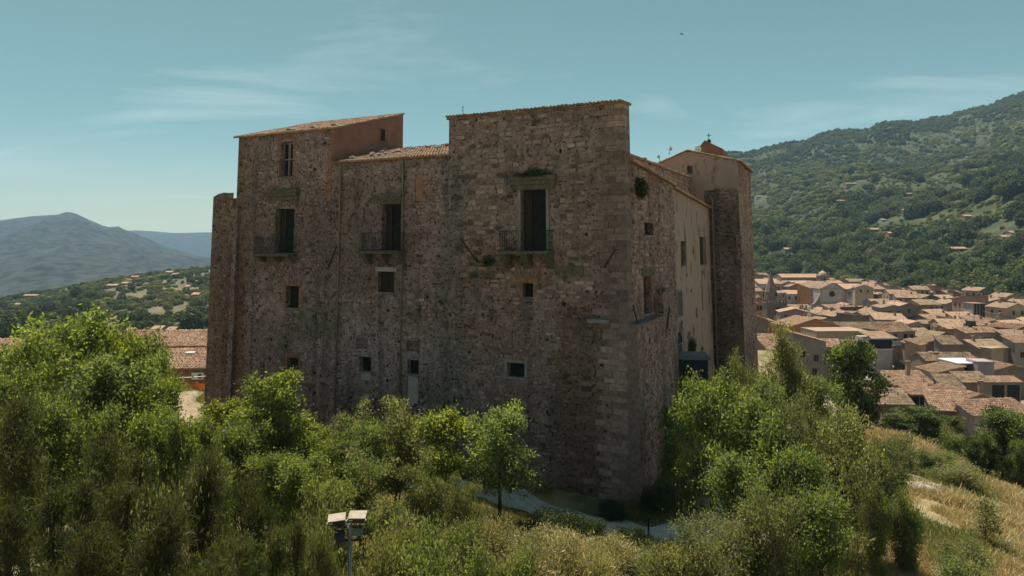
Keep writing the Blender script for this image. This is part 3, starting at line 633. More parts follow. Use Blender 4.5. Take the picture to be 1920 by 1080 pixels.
# ---- windows, doors, balconies of the castle
def ring(mb, P, a0, a1, b0, b1, w, pr, mi=0, sill=True):
    for p, q, r, s_ in ((a0-w, a0, b0, b1), (a1, a1+w, b0, b1), (a0-w, a1+w, b1, b1+w)) + (((a0-w*1.2, a1+w*1.2, b0-w*.7, b0),) if sill else ()):
        v = [P(x, z, d) for d in (.05, -pr) for z in (r, s_) for x in (p, q)]
        mb.add(v, [(4, 5, 7, 6), (0, 1, 5, 4), (2, 3, 7, 6), (0, 2, 6, 4), (1, 3, 7, 5)], mi)
def pbox(mb, P, a0, a1, b0, b1, d0, d1, mi=0):
    v = [P(x, z, d) for d in (d0, d1) for z in (b0, b1) for x in (a0, a1)]
    mb.add(v, [(0, 1, 3, 2), (4, 6, 7, 5), (0, 4, 5, 1), (2, 3, 7, 6), (0, 2, 6, 4), (1, 5, 7, 3)], mi)
def fill_open(P, o):
    nm, (a0, a1, b0, b1), dp, fill, sur, lb = o
    if nm in ('hole', 'niche'): return
    if nm.startswith('blocked'):
        mb = MB(); pbox(mb, P, a0+.01, a1-.01, b0+.01, b1-.01, dp-.02, dp-.06 if fill == 'pale_panel' else .03)
        w = build(mb, nm, [fill], castle, taper); return
    mb = MB(); m = 'mortar'
    if sur in ('brick', 'brick_arch'):
        m = 'brick'; z = b0
        while z < b1:
            for a, sgn in ((a0, -1), (a1, 1)):
                l = random.choice([.14, .26, .2]); h = .065
                pbox(mb, P, a+sgn*.005, a+sgn*l, z, z+h, .05, -.022-random.uniform(0, .012))
            z += .078
        n = int((a1-a0+.5)/.08)
        for i in range(n):
            t = (i+.5)/n; x = a0-.2+(a1-a0+.4)*t; rise = math.sin(math.pi*t)*.22 if sur == 'brick_arch' else .03; ln = .24
            pbox(mb, P, x-.03, x+.03, b1+.01+rise, b1+rise+ln, .05, -.025-random.uniform(0, .012))
    elif sur == 'stone': m = 'grey_stone'; ring(mb, P, a0+.004, a1-.004, b0+.004, b1-.004, .16, .05)
    elif sur == 'lintel': m = 'pale_stone'; pbox(mb, P, a0-.18, a1+.18, b1+.006, b1+.27, .05, -.05)
    else: m = 'grey_stone'; pbox(mb, P, a0-.06, a1+.06, b0-.09, b0-.006, .05, -.05)
    w = build(mb, nm, [m], castle, taper); w['label'] = lb
    if fill in ('shutter', 'casement'):
        n = 2; wd = (a1-a0)/n
        for i in range(n):
            mb = MB(); x0 = a0+.015+wd*i; x1 = x0+wd-.03; d = dp-.06
            if fill == 'casement':
                pbox(mb, P, x0, x0+.07, b0+.02, b1-.02, d, d-.06); pbox(mb, P, x1-.07, x1, b0+.02, b1-.02, d, d-.06)
                for zz in (b0+.02, b0+(b1-b0)*.5, b1-.12): pbox(mb, P, x0+.07, x1-.07, zz, zz+.08, d, d-.05)
                s = build(mb, 'sash', ['grey_stone'], w, taper)
            else:
                np_ = 3
                for k in range(np_): pbox(mb, P, x0+(x1-x0)*k/np_+.004, x0+(x1-x0)*(k+1)/np_-.004, b0+.02, b1-.02, d, d-.035-.006*(k % 2))
                for zz in (b0+.15, b1-.25): pbox(mb, P, x0, x1, zz, zz+.09, d-.042, d-.062)
                s = build(mb, 'shutter', ['wood_brown'], w, taper)
    elif nm == 'door':
        mb = MB(); d = dp-.05
        pbox(mb, P, a0+.02, a0+.02+(a1-a0)*.32, b0+.02, b1-.02, d, d-.05); pbox(mb, P, a0+.02, a0+.02+(a1-a0)*.3, b0+.3, b0+.9, d-.05, d-.065)
        build(mb, 'door_leaf', ['wood_dark'], w, taper)
for o in OPEN_M: fill_open(PF(YM), o)
for o in OPEN_T: fill_open(PF(0), o)
for o in OPEN_S: fill_open(PS(-.004), o)
for o in OPEN_P: fill_open(PS(-.25), o)
for o in OPEN_F: fill_open(PS(x3), o)
for o in hole: fill_open(PF(yF), o)
def balcony(px0, px1, pyt, pyr, y0, ncorb, pycb, label, depth=.85):
    a0, zb = fpix(px0, pyt, y0); a1 = fpix(px1, pyt, y0)[0]; a0 += .25; a1 += .25; zr = fpix(px0, pyr, y0)[1]; zc = fpix(px0, pycb, y0)[1]
    P = PF(y0); mb = MB(); th = .16
    pbox(mb, P, a0, a1, zb-th, zb-.06, .06, -depth); pbox(mb, P, a0-.04, a1+.04, zb-.06, zb, .06, -depth-.05)
    b = build(mb, 'balcony', ['moss_stone'], castle, taper); b['label'] = label
    for i in range(ncorb):
        x = a0+.2+(a1-a0-.4)*i/(ncorb-1); mb = MB(); pr = []; H_ = zb-th-.004-zc
        for t in np.linspace(0, 1, 8): pr.append((-(depth-.12)*(1-t)**.7-.05, zb-th-.004-H_*(.12+.88*t)))
        poly = [(0.05, zb-th-.004), (-(depth-.1), zb-th-.004)]+pr+[(.05, zc)]
        vs = [(x-.16, y0+p[0], p[1]) for p in poly]+[(x+.16, y0+p[0], p[1]) for p in poly]; n = len(poly)
        mb.add(vs, [tuple(range(n)), tuple(range(2*n-1, n-1, -1))]+[((i_+1) % n, i_, n+i_, n+(i_+1) % n) for i_ in range(n)])
        build(mb, 'corbel', ['moss_stone'], b, taper)
    mb = MB(); yf = y0-depth+.04; zr = min(zr, zb+1.12)
    path = [(a0+.03, y0-.02), (a0+.03, yf), (a1-.03, yf), (a1-.03, y0-.02)]
    for zz in (zb+.07, zr): mb.tube([(x, y, zz) for x, y in path], .02, 4)
    for (xa, ya), (xb, yb) in zip(path[:-1], path[1:]):
        n = max(2, int(math.hypot(xb-xa, yb-ya)/.105))
        for i in range(n):
            t = i/n; mb.tube([(xa+(xb-xa)*t, ya+(yb-ya)*t, zb), (xa+(xb-xa)*t, ya+(yb-ya)*t, zr)], .0105, 4, cap=False)
    build(mb, 'railing', ['iron'], b, taper)
balcony(487, 552, 476, 440, YM, 3, 492, 'balcony on the left block with a thin iron railing')
balcony(683, 754, 471, 434, YM, 3, 496, 'middle balcony between the two drainpipes')
balcony(942, 1031, 471, 434, 0, 3, 503, 'largest balcony on the corner tower', 1.0)
a0, b0_ = fpix(526, 332, YM); a1 = fpix(550, 332, YM)[0]; zr = fpix(526, 303, YM)[1]
mb = MB()
for zz in (b0_+.04, zr): mb.tube([(a0-.08, YM, zz), (a0-.08, YM-.22, zz), (a1+.08, YM-.22, zz), (a1+.08, YM, zz)], .018, 4)
for i in range(8): x = a0-.08+(a1-a0+.16)*i/7; mb.tube([(x, YM-.22, b0_+.04), (x, YM-.22, zr)], .01, 4, cap=False)
build(mb, 'window_railing', ['iron'], castle, taper)
def hood(px0, px1, pya, pyb, y0, pr=.42):
    a0, z1 = fpix(px0, pya, y0); a1, z0 = fpix(px1, pyb, y0); P = PF(y0); mb = MB(); h = z1-z0
    pbox(mb, P, a0, a1, z1-h*.3, z1, .05, -pr); pbox(mb, P, a0+.07, a1-.07, z1-h*.62, z1-h*.3, .05, -pr*.7); pbox(mb, P, a0+.15, a1-.15, z0, z1-h*.62, .05, -pr*.35)
    build(mb, 'door_hood', ['moss_stone'], castle, taper)
hood(500, 562, 358, 374, YM, .35); hood(960, 1045, 333, 354, 0); hood(703, 757, 366, 380, YM, .3)
a0, z1 = fpix(1041, 500, 0); a1, z0 = fpix(1095, 518, 0)
mb = MB(); pbox(mb, PF(0), a0, a1, z0, z1, .04, -.09); build(mb, 'mossy_ledge', ['moss_stone'], castle, taper)
a0, z1 = fpix(1106, 597, 0); a1, z0 = fpix(1144, 605, 0)
mb = MB(); pbox(mb, PF(0), a0, a1, z0, z1, .04, -.5); build(mb, 'stone_slab', ['grey_stone'], castle, taper)
a0, z1 = spix(1202, 503, 0); a1, z0 = spix(1225, 516, 0)
mb = MB(); pbox(mb, PS(0), a0, a1, z0, z1, .04, -.10)
for i in range(9):
    t = math.pi*i/8; cx = (a0+a1)/2-math.cos(t)*(a1-a0)*.34; mb.tube([(0.09, cx, z0+.08+math.sin(t)*(z1-z0)*.55), (.135, cx, z0+.08+math.sin(t)*(z1-z0)*.55)], .05, 6)
build(mb, 'carved_lintel', ['moss_stone'], castle, taper)
# relieving arches of radial bricks on the tower
def arch(cx, cy, r0, r1, t0, t1, n, y0=0, mt='brick_old'):
    c = fpix(cx, cy, y0); k = abs(fpix(cx+100, cy, y0)[0]-c[0])/100; mb = MB()
    for i in range(n):
        t = math.radians(t0+(t1-t0)*(i+.5)/n)+random.uniform(-.01, .01); d = Vector((math.cos(t), 0, math.sin(t))); s = Vector((-d.z, 0, d.x))*.036; o = Vector((c[0], y0, c[1]))
        if random.random() < .14: continue
        p = o+d*(r0*k); q = o+d*(r1*k*random.uniform(.85, 1.08)); pr = -.03-random.uniform(0, .02); l = random.choice([.75, .95, 1.15]); col = (.25*l, .19*l, .15*l)
        vs = [(v.x, y0+e, v.z) for e in (.02, pr) for v in (p-s, p+s, q+s*1.2, q-s*1.2)]
        mb.add(vs, [(4, 5, 6, 7), (0, 1, 5, 4), (1, 2, 6, 5), (2, 3, 7, 6), (3, 0, 4, 7)], 0, col)
    build(mb, 'arch_bricks', ['stone'], castle, taper, tint=True)
arch(990, 548, 30, 56, 12, 168, 40); arch(968, 698, 44, 68, 35, 150, 34); arch(960, 790, 52, 76, 40, 150, 34)
# places where the plaster of the flank has fallen off
for (px, py, w, h, sd) in ((1306, 586, 5, 26, 1), (1296, 545, 4, 9, 2), (1277, 612, 10, 26, 3), (1291, 628, 6, 14, 4), (1300, 470, 5, 22, 5), (1318, 510, 4, 16, 6), (1288, 516, 4, 8, 7), (1330, 560, 3, 60, 8), (1268, 560, 3, 40, 9), (1316, 655, 6, 12, 10)):
    y, z = spix(px, py, -.25); y1, z1 = spix(px+w, py+h, -.25); hw, hh = abs(y1-y)/2, abs(z1-z)/2; rg_ = np.random.default_rng(sd); n = 13; mb = MB()
    pts = [(y+math.cos(2*math.pi*i/n)*hw*rg_.uniform(.55, 1.1), z+math.sin(2*math.pi*i/n)*hh*rg_.uniform(.6, 1.15)) for i in range(n)]
    vs = [(-.245, a, b) for a, b in pts]+[(-.238, y+(a-y)*.9, z+(b-z)*.93) for a, b in pts]
    mb.add(vs, [tuple(range(n, 2*n))]+[(i, (i+1) % n, n+(i+1) % n, n+i) for i in range(n)], 0, (.15, .118, .098)); build(mb, 'bare_patch', ['mortar'], castle, taper, tint=True)
y0_, z0_ = spix(1269, 646, -.25); y1_, _z = spix(1280, 646, -.25); mb = MB(); n = 10; cy_, r_ = (y0_+y1_)/2, (y1_-y0_)/2
mb.add([(-.243, cy_-math.cos(math.pi*i/n)*r_, z0_-.05+math.sin(math.pi*i/n)*r_*.9) for i in range(n+1)], [tuple(range(n+1))]); build(mb, 'door_arch', ['void'], castle, taper)
# drainpipes
def drain(px, pya, pyb, y0, r=.05, mt='pipe'):
    x, z1 = fpix(px, pya, y0); z0 = fpix(px, pyb, y0)[1]; mb = MB(); mb.tube([(x, y0-.14, z1), (x, y0-.10, z1-.3), (x, y0-.10, z0)], r, 7)
    for z in np.arange(z0+.4, z1-.3, 1.35): mb.tube([(x, y0-.10, z), (x, y0-.10, z+.07)], r*1.5, 7)
    build(mb, 'drainpipe', [mt], castle, taper)
drain(641, 300, 772, YM); drain(757.5, 296, 752, YM); drain(612, 470, 690, YM, .02); drain(1335, 372, 705, yF-.12, .06)
# iron anchor stays
for (xa, ya, xb, yb, y0) in ((634, 461, 615, 505, YM), (866, 448, 897, 492, 0), (1153, 470, 1133, 502, 0)):
    p, q = fpix(xa, ya, y0), fpix(xb, yb, y0); mb = MB(); mb.tube([(p[0], y0-.12, p[1]), (q[0], y0-.07, q[1])], .035, 5)
    if xa > 1000: mb.tube([(p[0], y0-.12, p[1]), (p[0]+.22, y0-.12, p[1]+.06)], .02, 5); mb.tube([(p[0], y0-.12, p[1]), (p[0]-.05, y0-.12, p[1]+.22)], .02, 5)
    build(mb, 'iron_stay', ['iron'], castle, taper)
for (xa, ya, xb, yb, x0) in ((1187, 573, 1200, 624, .25), (1256, 575, 1250, 618, .62)):
    p, q = spix(xa, ya, x0), spix(xb, yb, x0); mb = MB(); mb.tube([(x0, p[0], p[1]), (x0, q[0], q[1])], .04, 5); mb.tube([(x0, p[0], p[1]-.25), (x0, p[0]-.16, p[1]-.2)], .03, 5); build(mb, 'iron_stay', ['iron'], castle, taper)

# ---- roofs of curved tiles. slab + one object of corrugated tile rows, the eave tiles single objects where large enough
def tiled(name, p0, p1, p2, p3, colw=.21, roww=.38, parent=castle, fn=taper, mt='tile', amp=.045, lip=.018, under=.09, seed=0, edge=True, rmax=80):
    # p0->p1 eave (left to right), p3->p2 ridge
    p0, p1, p2, p3 = [np.array(p, float) for p in (p0, p1, p2, p3)]
    rg = np.random.default_rng(seed+5); ncol = max(3, int(round(np.linalg.norm(p1-p0)/colw))); nrow = max(2, min(rmax, int(round(np.linalg.norm(p3-p0)/roww))))
    nrm = np.cross(p1-p0, p3-p0); nrm /= np.linalg.norm(nrm); nrm = nrm if nrm[2] > 0 else -nrm
    ks = np.array([0, .16, .34, .5, .66, .84]); prof = np.array([-.25, .75, 1, 1, .75, -.25]); Q = []
    for i in range(nrow):
        ta, tb = i/nrow, (i+1.12)/nrow
        off = rg.normal(0, .006, ncol); lf = rg.uniform(0, .02, ncol); sk = rg.normal(0, .01, ncol)
        for j in range(ncol):
            u = (j+ks*1.02+.08)/ncol+off[j]/ncol; h = prof*amp
            lo = [p0+(p1-p0)*uu+((p3+(p2-p3)*uu)-(p0+(p1-p0)*uu))*ta+nrm*(hh+lip+lf[j]) for uu, hh in zip(u, h)]
            uk = u+sk[j]
            hi = [p0+(p1-p0)*uu+((p3+(p2-p3)*uu)-(p0+(p1-p0)*uu))*tb+nrm*hh*.85 for uu, hh in zip(uk, h)]
            Q.append((lo, hi))
    V = []; Fc = []; b = 0
    for lo, hi in Q:
        n = len(lo); V += [tuple(p) for p in lo]+[tuple(p) for p in hi]
        for k in range(n-1): Fc.append((b+k, b+k+1, b+n+k+1, b+n+k))
        Fc.append(tuple(b+k for k in range(n))); b += 2*n
    mb = MB(); mb.v = V; mb.f = Fc; mb.m = [0]*len(Fc); mb.sm = [False]*len(Fc); mb.c = [(1, 1, 1)]*len(V)
    base = MB(); d = nrm*under; base.add([p0, p1, p2, p3, p0-d, p1-d, p2-d, p3-d], [(0, 1, 2, 3), (4, 7, 6, 5), (0, 4, 5, 1), (1, 5, 6, 2), (2, 6, 7, 3), (3, 7, 4, 0)])
    r = build(base, name, [mt], parent, fn)
    t = build(mb, 'tile_rows', [mt], r, fn, kind='stuff'); return r
EV = .28
# left block: eave to the front, side wall in red plaster
yR = 9.0
rA = spix(756, 214, xM)                                      # top end of the red side wall
yR = rA[0]; slopeL = (rA[1]-zL)/(yR-YM)
tiled('roof', (xL-.25, YM-EV, zL-EV*slopeL+.02), (xM+.12, YM-EV, zL-EV*slopeL+.02), (xM+.12, yR, rA[1]+.05), (xL-.25, yR, rA[1]+.05), seed=1, rmax=22)
zMb = zM+(9.0-YM)*.36
mb = MB(); mb.add([(xM+.004, YM+.02, zM-.2), (xM+.004, yR, zM-.2), (xM+.004, yR, rA[1]), (xM+.004, YM+.02, zL)], [(0, 1, 2, 3)]); mb.add([(xM, yR, zM-3), (xL, yR, zM-3), (xL, yR, rA[1]), (xM, yR, rA[1])], [(0, 1, 2, 3)])
mb.add([(xL+.001, YM, zM-3), (xL+.001, yR, zM-3), (xL+.001, yR, rA[1]), (xL+.001, YM, zL)], [(0, 1, 2, 3)])
build(mb, 'plaster_wall', ['plaster_red'], castle, taper)
wa = spix(713, 241, xM); wb = spix(721, 265, xM)
mb = MB(); mb.box(xM+.0, xM+.04, wa[0]-.08, wb[0]+.08, wb[1]-.12, wa[1]+.05); w = build(mb, 'window', ['plaster_red'], castle, taper)
mb = MB(); mb.box(xM+.03, xM+.05, wa[0], wb[0], wb[1], wa[1]); build(mb, 'pane', ['void'], w, taper)
mb = MB()                                                    # brick quoin strip down the front corner of the left block
z = zM-2.5
while z < zL-.12:
    l = random.choice([.16, .3, .24]); mb.box(xM-l, xM+.012, YM-.03-random.uniform(0, .012), YM+.15, z, z+.062); z += .075
build(mb, 'brick_edge', ['brick'], castle, taper)
sm = math.tan(R(15)); yMr = YM+6.0
tiled('roof', (xM+.03, YM-EV, zM-EV*sm+.02), (xT-.01, YM-EV, zM-EV*sm+.02), (xT-.01, yMr, zM+sm*6.0), (xM+.03, yMr, zM+sm*6.0), seed=2, rmax=20)
tiled('roof', (xT+1, yMr+7, zM-.5), (xM-4, yMr+7, zM-.5), (xM-4, yMr, zM+sm*6.0-.02), (xT+1, yMr, zM+sm*6.0-.02), seed=3, colw=.5, roww=1.2)
# tower coping: short tiled slope, tile by tile along the edge
zc0 = zT+.0
tiled('roof', (xT-.12, -.10, zT+.01), (.10, -.10, zT+.01), (.10, 1.15, zT+.12), (xT-.12, 1.15, zT+.12), seed=4)
hc = MB()
for i in range(7):
    t = math.pi*i/6; hc.v += [(-math.cos(t)*.088, 0, math.sin(t)*.115-.02), (-math.cos(t)*.08, .42, math.sin(t)*.10-.02)]; hc.c += [(1, 1, 1)]*2
for i in range(6): hc.f.append((2*i, 2*i+1, 2*i+3, 2*i+2)); hc.m.append(0); hc.sm.append(True)
hc.f.append(tuple(range(0, 14, 2))); hc.m.append(0); hc.sm.append(False)
tile_me = hc.mesh('tile', 'tile')
n = int((0.2-xT)/.225)
for i in range(n):
    x = xT-.06+i*.225; p = taper((x, -.19, zT+.05+random.uniform(-.015, .03))); t = obj('tile', tile_me, castle, p, random.uniform(-.08, .08)); t.rotation_euler[0] = R(8+random.uniform(-4, 4))
# lean-to tile roof of the right flank, and its lower step
tiled('roof', (.28, sA[0]-.1, rakeS(sA[0])-.02), (.28, S1+.1, rakeS(S1)-.02), (-1.72, S1+.1, rakeS(S1)+.12), (-1.72, sA[0]-.1, rakeS(sA[0])+.12), seed=6)
tiled('roof', (.05, S1+.15, rakeP(S1)-.02), (.05, S2, rakeP(S2)-.02), (-1.72, S2, rakeP(S2)+.12), (-1.72, S1+.15, rakeP(S1)+.12), seed=7)
tiled('roof', (-1.55, 1.1, rakeU(1.1)+.02), (-1.55, uB[0], rakeU(uB[0])+.02), (-6, uB[0], rakeU(uB[0])+.5), (-6, 1.1, rakeU(1.1)+.5), seed=8, rmax=10)
# far tower roof
tiled('roof', (x3+.35, yF-.1, zs3-.02), (x3+.35, S3+.2, zs3-.02), (gP[0], S3+.2, gP[1]+.15), (gP[0], yF-.1, gP[1]+.15), seed=9, colw=.25, rmax=14)
tiled('roof', (gA[0]-1.4, yF-.1, gA[1]-.5), (gA[0]-1.4, S3, gA[1]-.5), (gP[0], S3, gP[1]+.13), (gP[0], yF-.1, gP[1]+.13), seed=10, colw=.25, rmax=14)
# small gabled belfry with ball and cross behind
yB = yF+4
bL, bP, bR = fpix(1300, 291, yB), fpix(1322, 265, yB), fpix(1355, 281, yB)
mb = MB(); mb.prism([(bL[0], bL[1]-2), (bR[0], bL[1]-2), (bR[0], bR[1]), (bP[0], bP[1]), (bL[0], bL[1])], yB, yB+3); bel = build(mb, 'belfry', ['plaster_red'], castle, taper)
mb = MB()
for a, b in ((bL, bP), (bP, bR)):
    d = Vector((b[0]-a[0], 0, b[1]-a[1])); mb.add([(a[0], yB-.1, a[1]+.01), (b[0], yB-.1, b[1]+.01), (b[0], yB+3.1, b[1]+.01), (a[0], yB+3.1, a[1]+.01), (a[0], yB-.1, a[1]+.1), (b[0], yB-.1, b[1]+.1), (b[0], yB+3.1, b[1]+.1), (a[0], yB+3.1, a[1]+.1)], [(0, 1, 2, 3), (4, 5, 6, 7), (0, 1, 5, 4), (1, 2, 6, 5), (2, 3, 7, 6), (3, 0, 4, 7)])
build(mb, 'belfry_roof', ['tile'], bel, taper)
cx, cz = fpix(1328, 264, yB)
mb = MB(); mb.lathe([(.0, cz-.25), (.14, cz-.2), (.2, cz), (.14, cz+.17), (.03, cz+.2), (.03, cz+.34), (0, cz+.34)], 8, M=Matrix.Translation((cx, yB+.4, 0))); mb.box(cx-.03, cx+.03, yB+.38, yB+.42, cz+.3, cz+.75); mb.box(cx-.2, cx+.2, yB+.38, yB+.42, cz+.5, cz+.56)
build(mb, 'cross', ['iron'], bel, taper)
# ridge masts
def lpw(x, y, z): p = Rm@Vector(taper((x, y, z))); return Vector((C0.x+p.x, C0.y+p.y, p.z))
def topthing(nm, mbs, label, cat, loc, group=None, rz=0):
    r = empty(nm, loc, rz)
    for part, m_, mt in mbs: build(m_, part, [mt], r)
    return tag(r, label, cat, group)
mx, mz = fpix(868, 217, .6); mb = MB(); mb.tube([(0, 0, -.15), (0, 0, .55)], .022, 5); mb.tube([(0, 0, .55), (0, 0, .62)], .035, 5)
topthing('lightning_rod', [('rod', mb, 'iron')], 'thin lightning rod on the left end of the tower coping', 'lightning rod', lpw(mx, .6, zT+.15))
def dish(nm, px, py, y0, r, mast, label, face=0.0):
    x, z = fpix(px, py, y0); a = MB(); a.lathe([(0.0, .0), (r*.5, .03), (r, .11), (r*.98, .125), (r*.5, .045), (0, .015)], 14, M=Matrix.Rotation(R(82), 4, 'X')@Matrix.Scale(1, 4)); b = MB(); b.tube([(0, .08, -mast), (0, .08, 0)], .025, 5); c = MB(); c.tube([(0, -.02, -.05), (0, -r*.9, -.1)], .012, 4); c.box(-.04, .04, -r*.95, -r*.85, -.14, -.06)
    topthing(nm, [('dish', a, 'white_paint'), ('mast', b, 'iron'), ('receiver_arm', c, 'iron')], label, 'satellite dish', lpw(x, y0, z), rz=TH+face)
dish('satellite_dish', 1308, 280, yF+1.0, .30, .45, 'large white satellite dish in front of the gabled belfry', .5)
dish('satellite_dish', 1256, 279, yF+1.5, .20, .55, 'white satellite dish on a tall mast beside the rosy gable', 1.0)
dish('satellite_dish', 1236, 294, yF+1.5, .15, .5, 'smallest satellite dish on a mast, lowest on the back roof', -.3)
# loose stones weighing the roof tiles down
def rockmesh(seed, sub=2, rough=.22, flat=.7):
    import bmesh
    bm = bmesh.new(); bmesh.ops.create_icosphere(bm, subdivisions=sub, radius=1); rg = np.random.default_rng(seed)
    pl_ = [(Vector(rg.normal(size=3)).normalized(), rg.uniform(.55, .9)) for _ in range(9)]
    for v in bm.verts:
        for n_, d_ in pl_:
            e = v.co.dot(n_)-d_
            if e > 0: v.co -= n_*e
        v.co *= 1+rough*.3*(vnoise(np.array([v.co.x*3+seed]), np.array([v.co.y*3+v.co.z*2.3]), seed)[0]-.5); v.co.z *= flat
    me = bpy.data.meshes.new('rock'); bm.to_mesh(me); bm.free(); me.materials.append(MATS['rock']); return me
ROCKS = [rockmesh(i) for i in range(5)]
def roofstone(x, y, z, s, label, grp):
    o = obj('roof_stone', random.choice(ROCKS)); o.location = lpw(x, y, z+s*.35); o.scale = (s*random.uniform(.8, 1.4), s, s*.8); o.rotation_euler = (0, 0, random.uniform(0, 6)); tag(o, label, 'stone', grp)
for px in (533, 540, 576, 618, 640, 678, 692, 727):
    x, _ = fpix(min(px, 618), 250, YM); t = (px-448)/310
    if px < 620: roofstone(x, YM+.5, zL+slopeL*.5+.05, random.uniform(.14, .27), 'rough stone weighing down the tiles of the left block roof', 'stones on the left block roof')
for i in range(26):
    x = random.uniform(xM+.6, xT-.3); y = YM+random.choice([.6, 1.6, 2.6, 3.6, 4.6])+random.uniform(-.2, .2); roofstone(x, y, zM+(y-YM)*sm+.05, random.uniform(.12, .26), 'rough stone weighing down the tiles of the middle roof', 'stones on the middle roof')
for i in range(16):
    y = random.uniform(1.3, uB[0]-1); roofstone(-1.62-random.uniform(0, .3), y, rakeU(y)+.06, random.uniform(.14, .28), 'rough stone lying along the raking wall top right of the tower', 'stones on the raking wall')
for i in range(4):
    y = yF+.3; x = random.uniform(gC[0], gD[0]); roofstone(x, y, topG(x)+.02, random.uniform(.05, .09), 'small stone on the top of the rosy gable wall', 'stones on the rosy gable')

# blue-grey timber cabin hung against the flank
cab = Vector(pw(1296, 740, 46.2)); cw = 1.10; ch = (742-673)/F*46.2
cabin = empty('cabin', cab, R(-8)); tag(cabin, 'dark blue timber cabin on posts against the plastered right flank', 'cabin')
for i in range(8):
    mb = MB(); x = -cw+i*cw*2/8; mb.box(x+.008, x+cw*2/8-.008, 0, .06, .05, ch-.12); build(mb, 'plank', ['blue_wood'], cabin)
mb = MB(); mb.box(-cw, cw, .065, 1.8, .03, ch-.13); build(mb, 'body', ['blue_wood'], cabin)
mb = MB(); mb.box(-.75, .05, -.03, -.002, .12, ch*.78); build(mb, 'door', ['wood_dark'], cabin)
mb = MB(); mb.box(-cw-.12, cw+.12, -.22, 1.9, ch-.10, ch+.05); mb.box(-cw-.05, cw+.05, -.12, 1.9, ch+.055, ch+.16); build(mb, 'roof', ['lamp_grey'], cabin)
mb = MB(); mb.box(-cw-.1, cw+.1, -.2, 1.85, -.10, .03); build(mb, 'floor_slab', ['grey_stone'], cabin)
for x in (-cw+.1, cw-.1):
    for y in (0.0, 1.6): mb = MB(); mb.box(x-.07, x+.07, y, y+.14, -2.6, -.105); build(mb, 'post', ['wood_dark'], cabin)
# ------------------------------------------------------------------ town houses
ZT = -12.0
WIN = {}
def window_mesh(w, h, kind):
    k = (round(w, 1), round(h, 1), kind)
    if k not in WIN:
        mb = MB(); t = .09
        for a, b, c, d in ((-w/2-t, -w/2, 0, h), (w/2, w/2+t, 0, h), (-w/2-t, w/2+t, h, h+t), (-w/2-t*1.4, w/2+t*1.4, -t, 0)): mb.box(a, b, -.05, .01, c, d, 0)
        mb.box(-w/2, w/2, -.012, .008, 0, h, 1); mb.box(-.03, .03, -.03, -.013, 0, h, 0)
        WIN[k] = mb.mesh('window', ['w_stone', {'g': 'glass', 's': 'wood_brown', 'v': 'void', 'b': 'blue_wood'}[kind]])
    return WIN[k]
def roof_simple(parent, p0, p1, p2, p3, mt, under=.14):
    p0, p1, p2, p3 = map(Vector, (p0, p1, p2, p3)); n = (p1-p0).cross(p3-p0).normalized(); n = n if n.z > 0 else -n; d = n*under; mb = MB()
    mb.add([p0, p1, p2, p3, p0-d, p1-d, p2-d, p3-d], [(0, 1, 2, 3), (4, 7, 6, 5), (0, 4, 5, 1), (1, 5, 6, 2), (2, 6, 7, 3), (3, 7, 4, 0)])
    return build(mb, 'roof', [mt], parent)
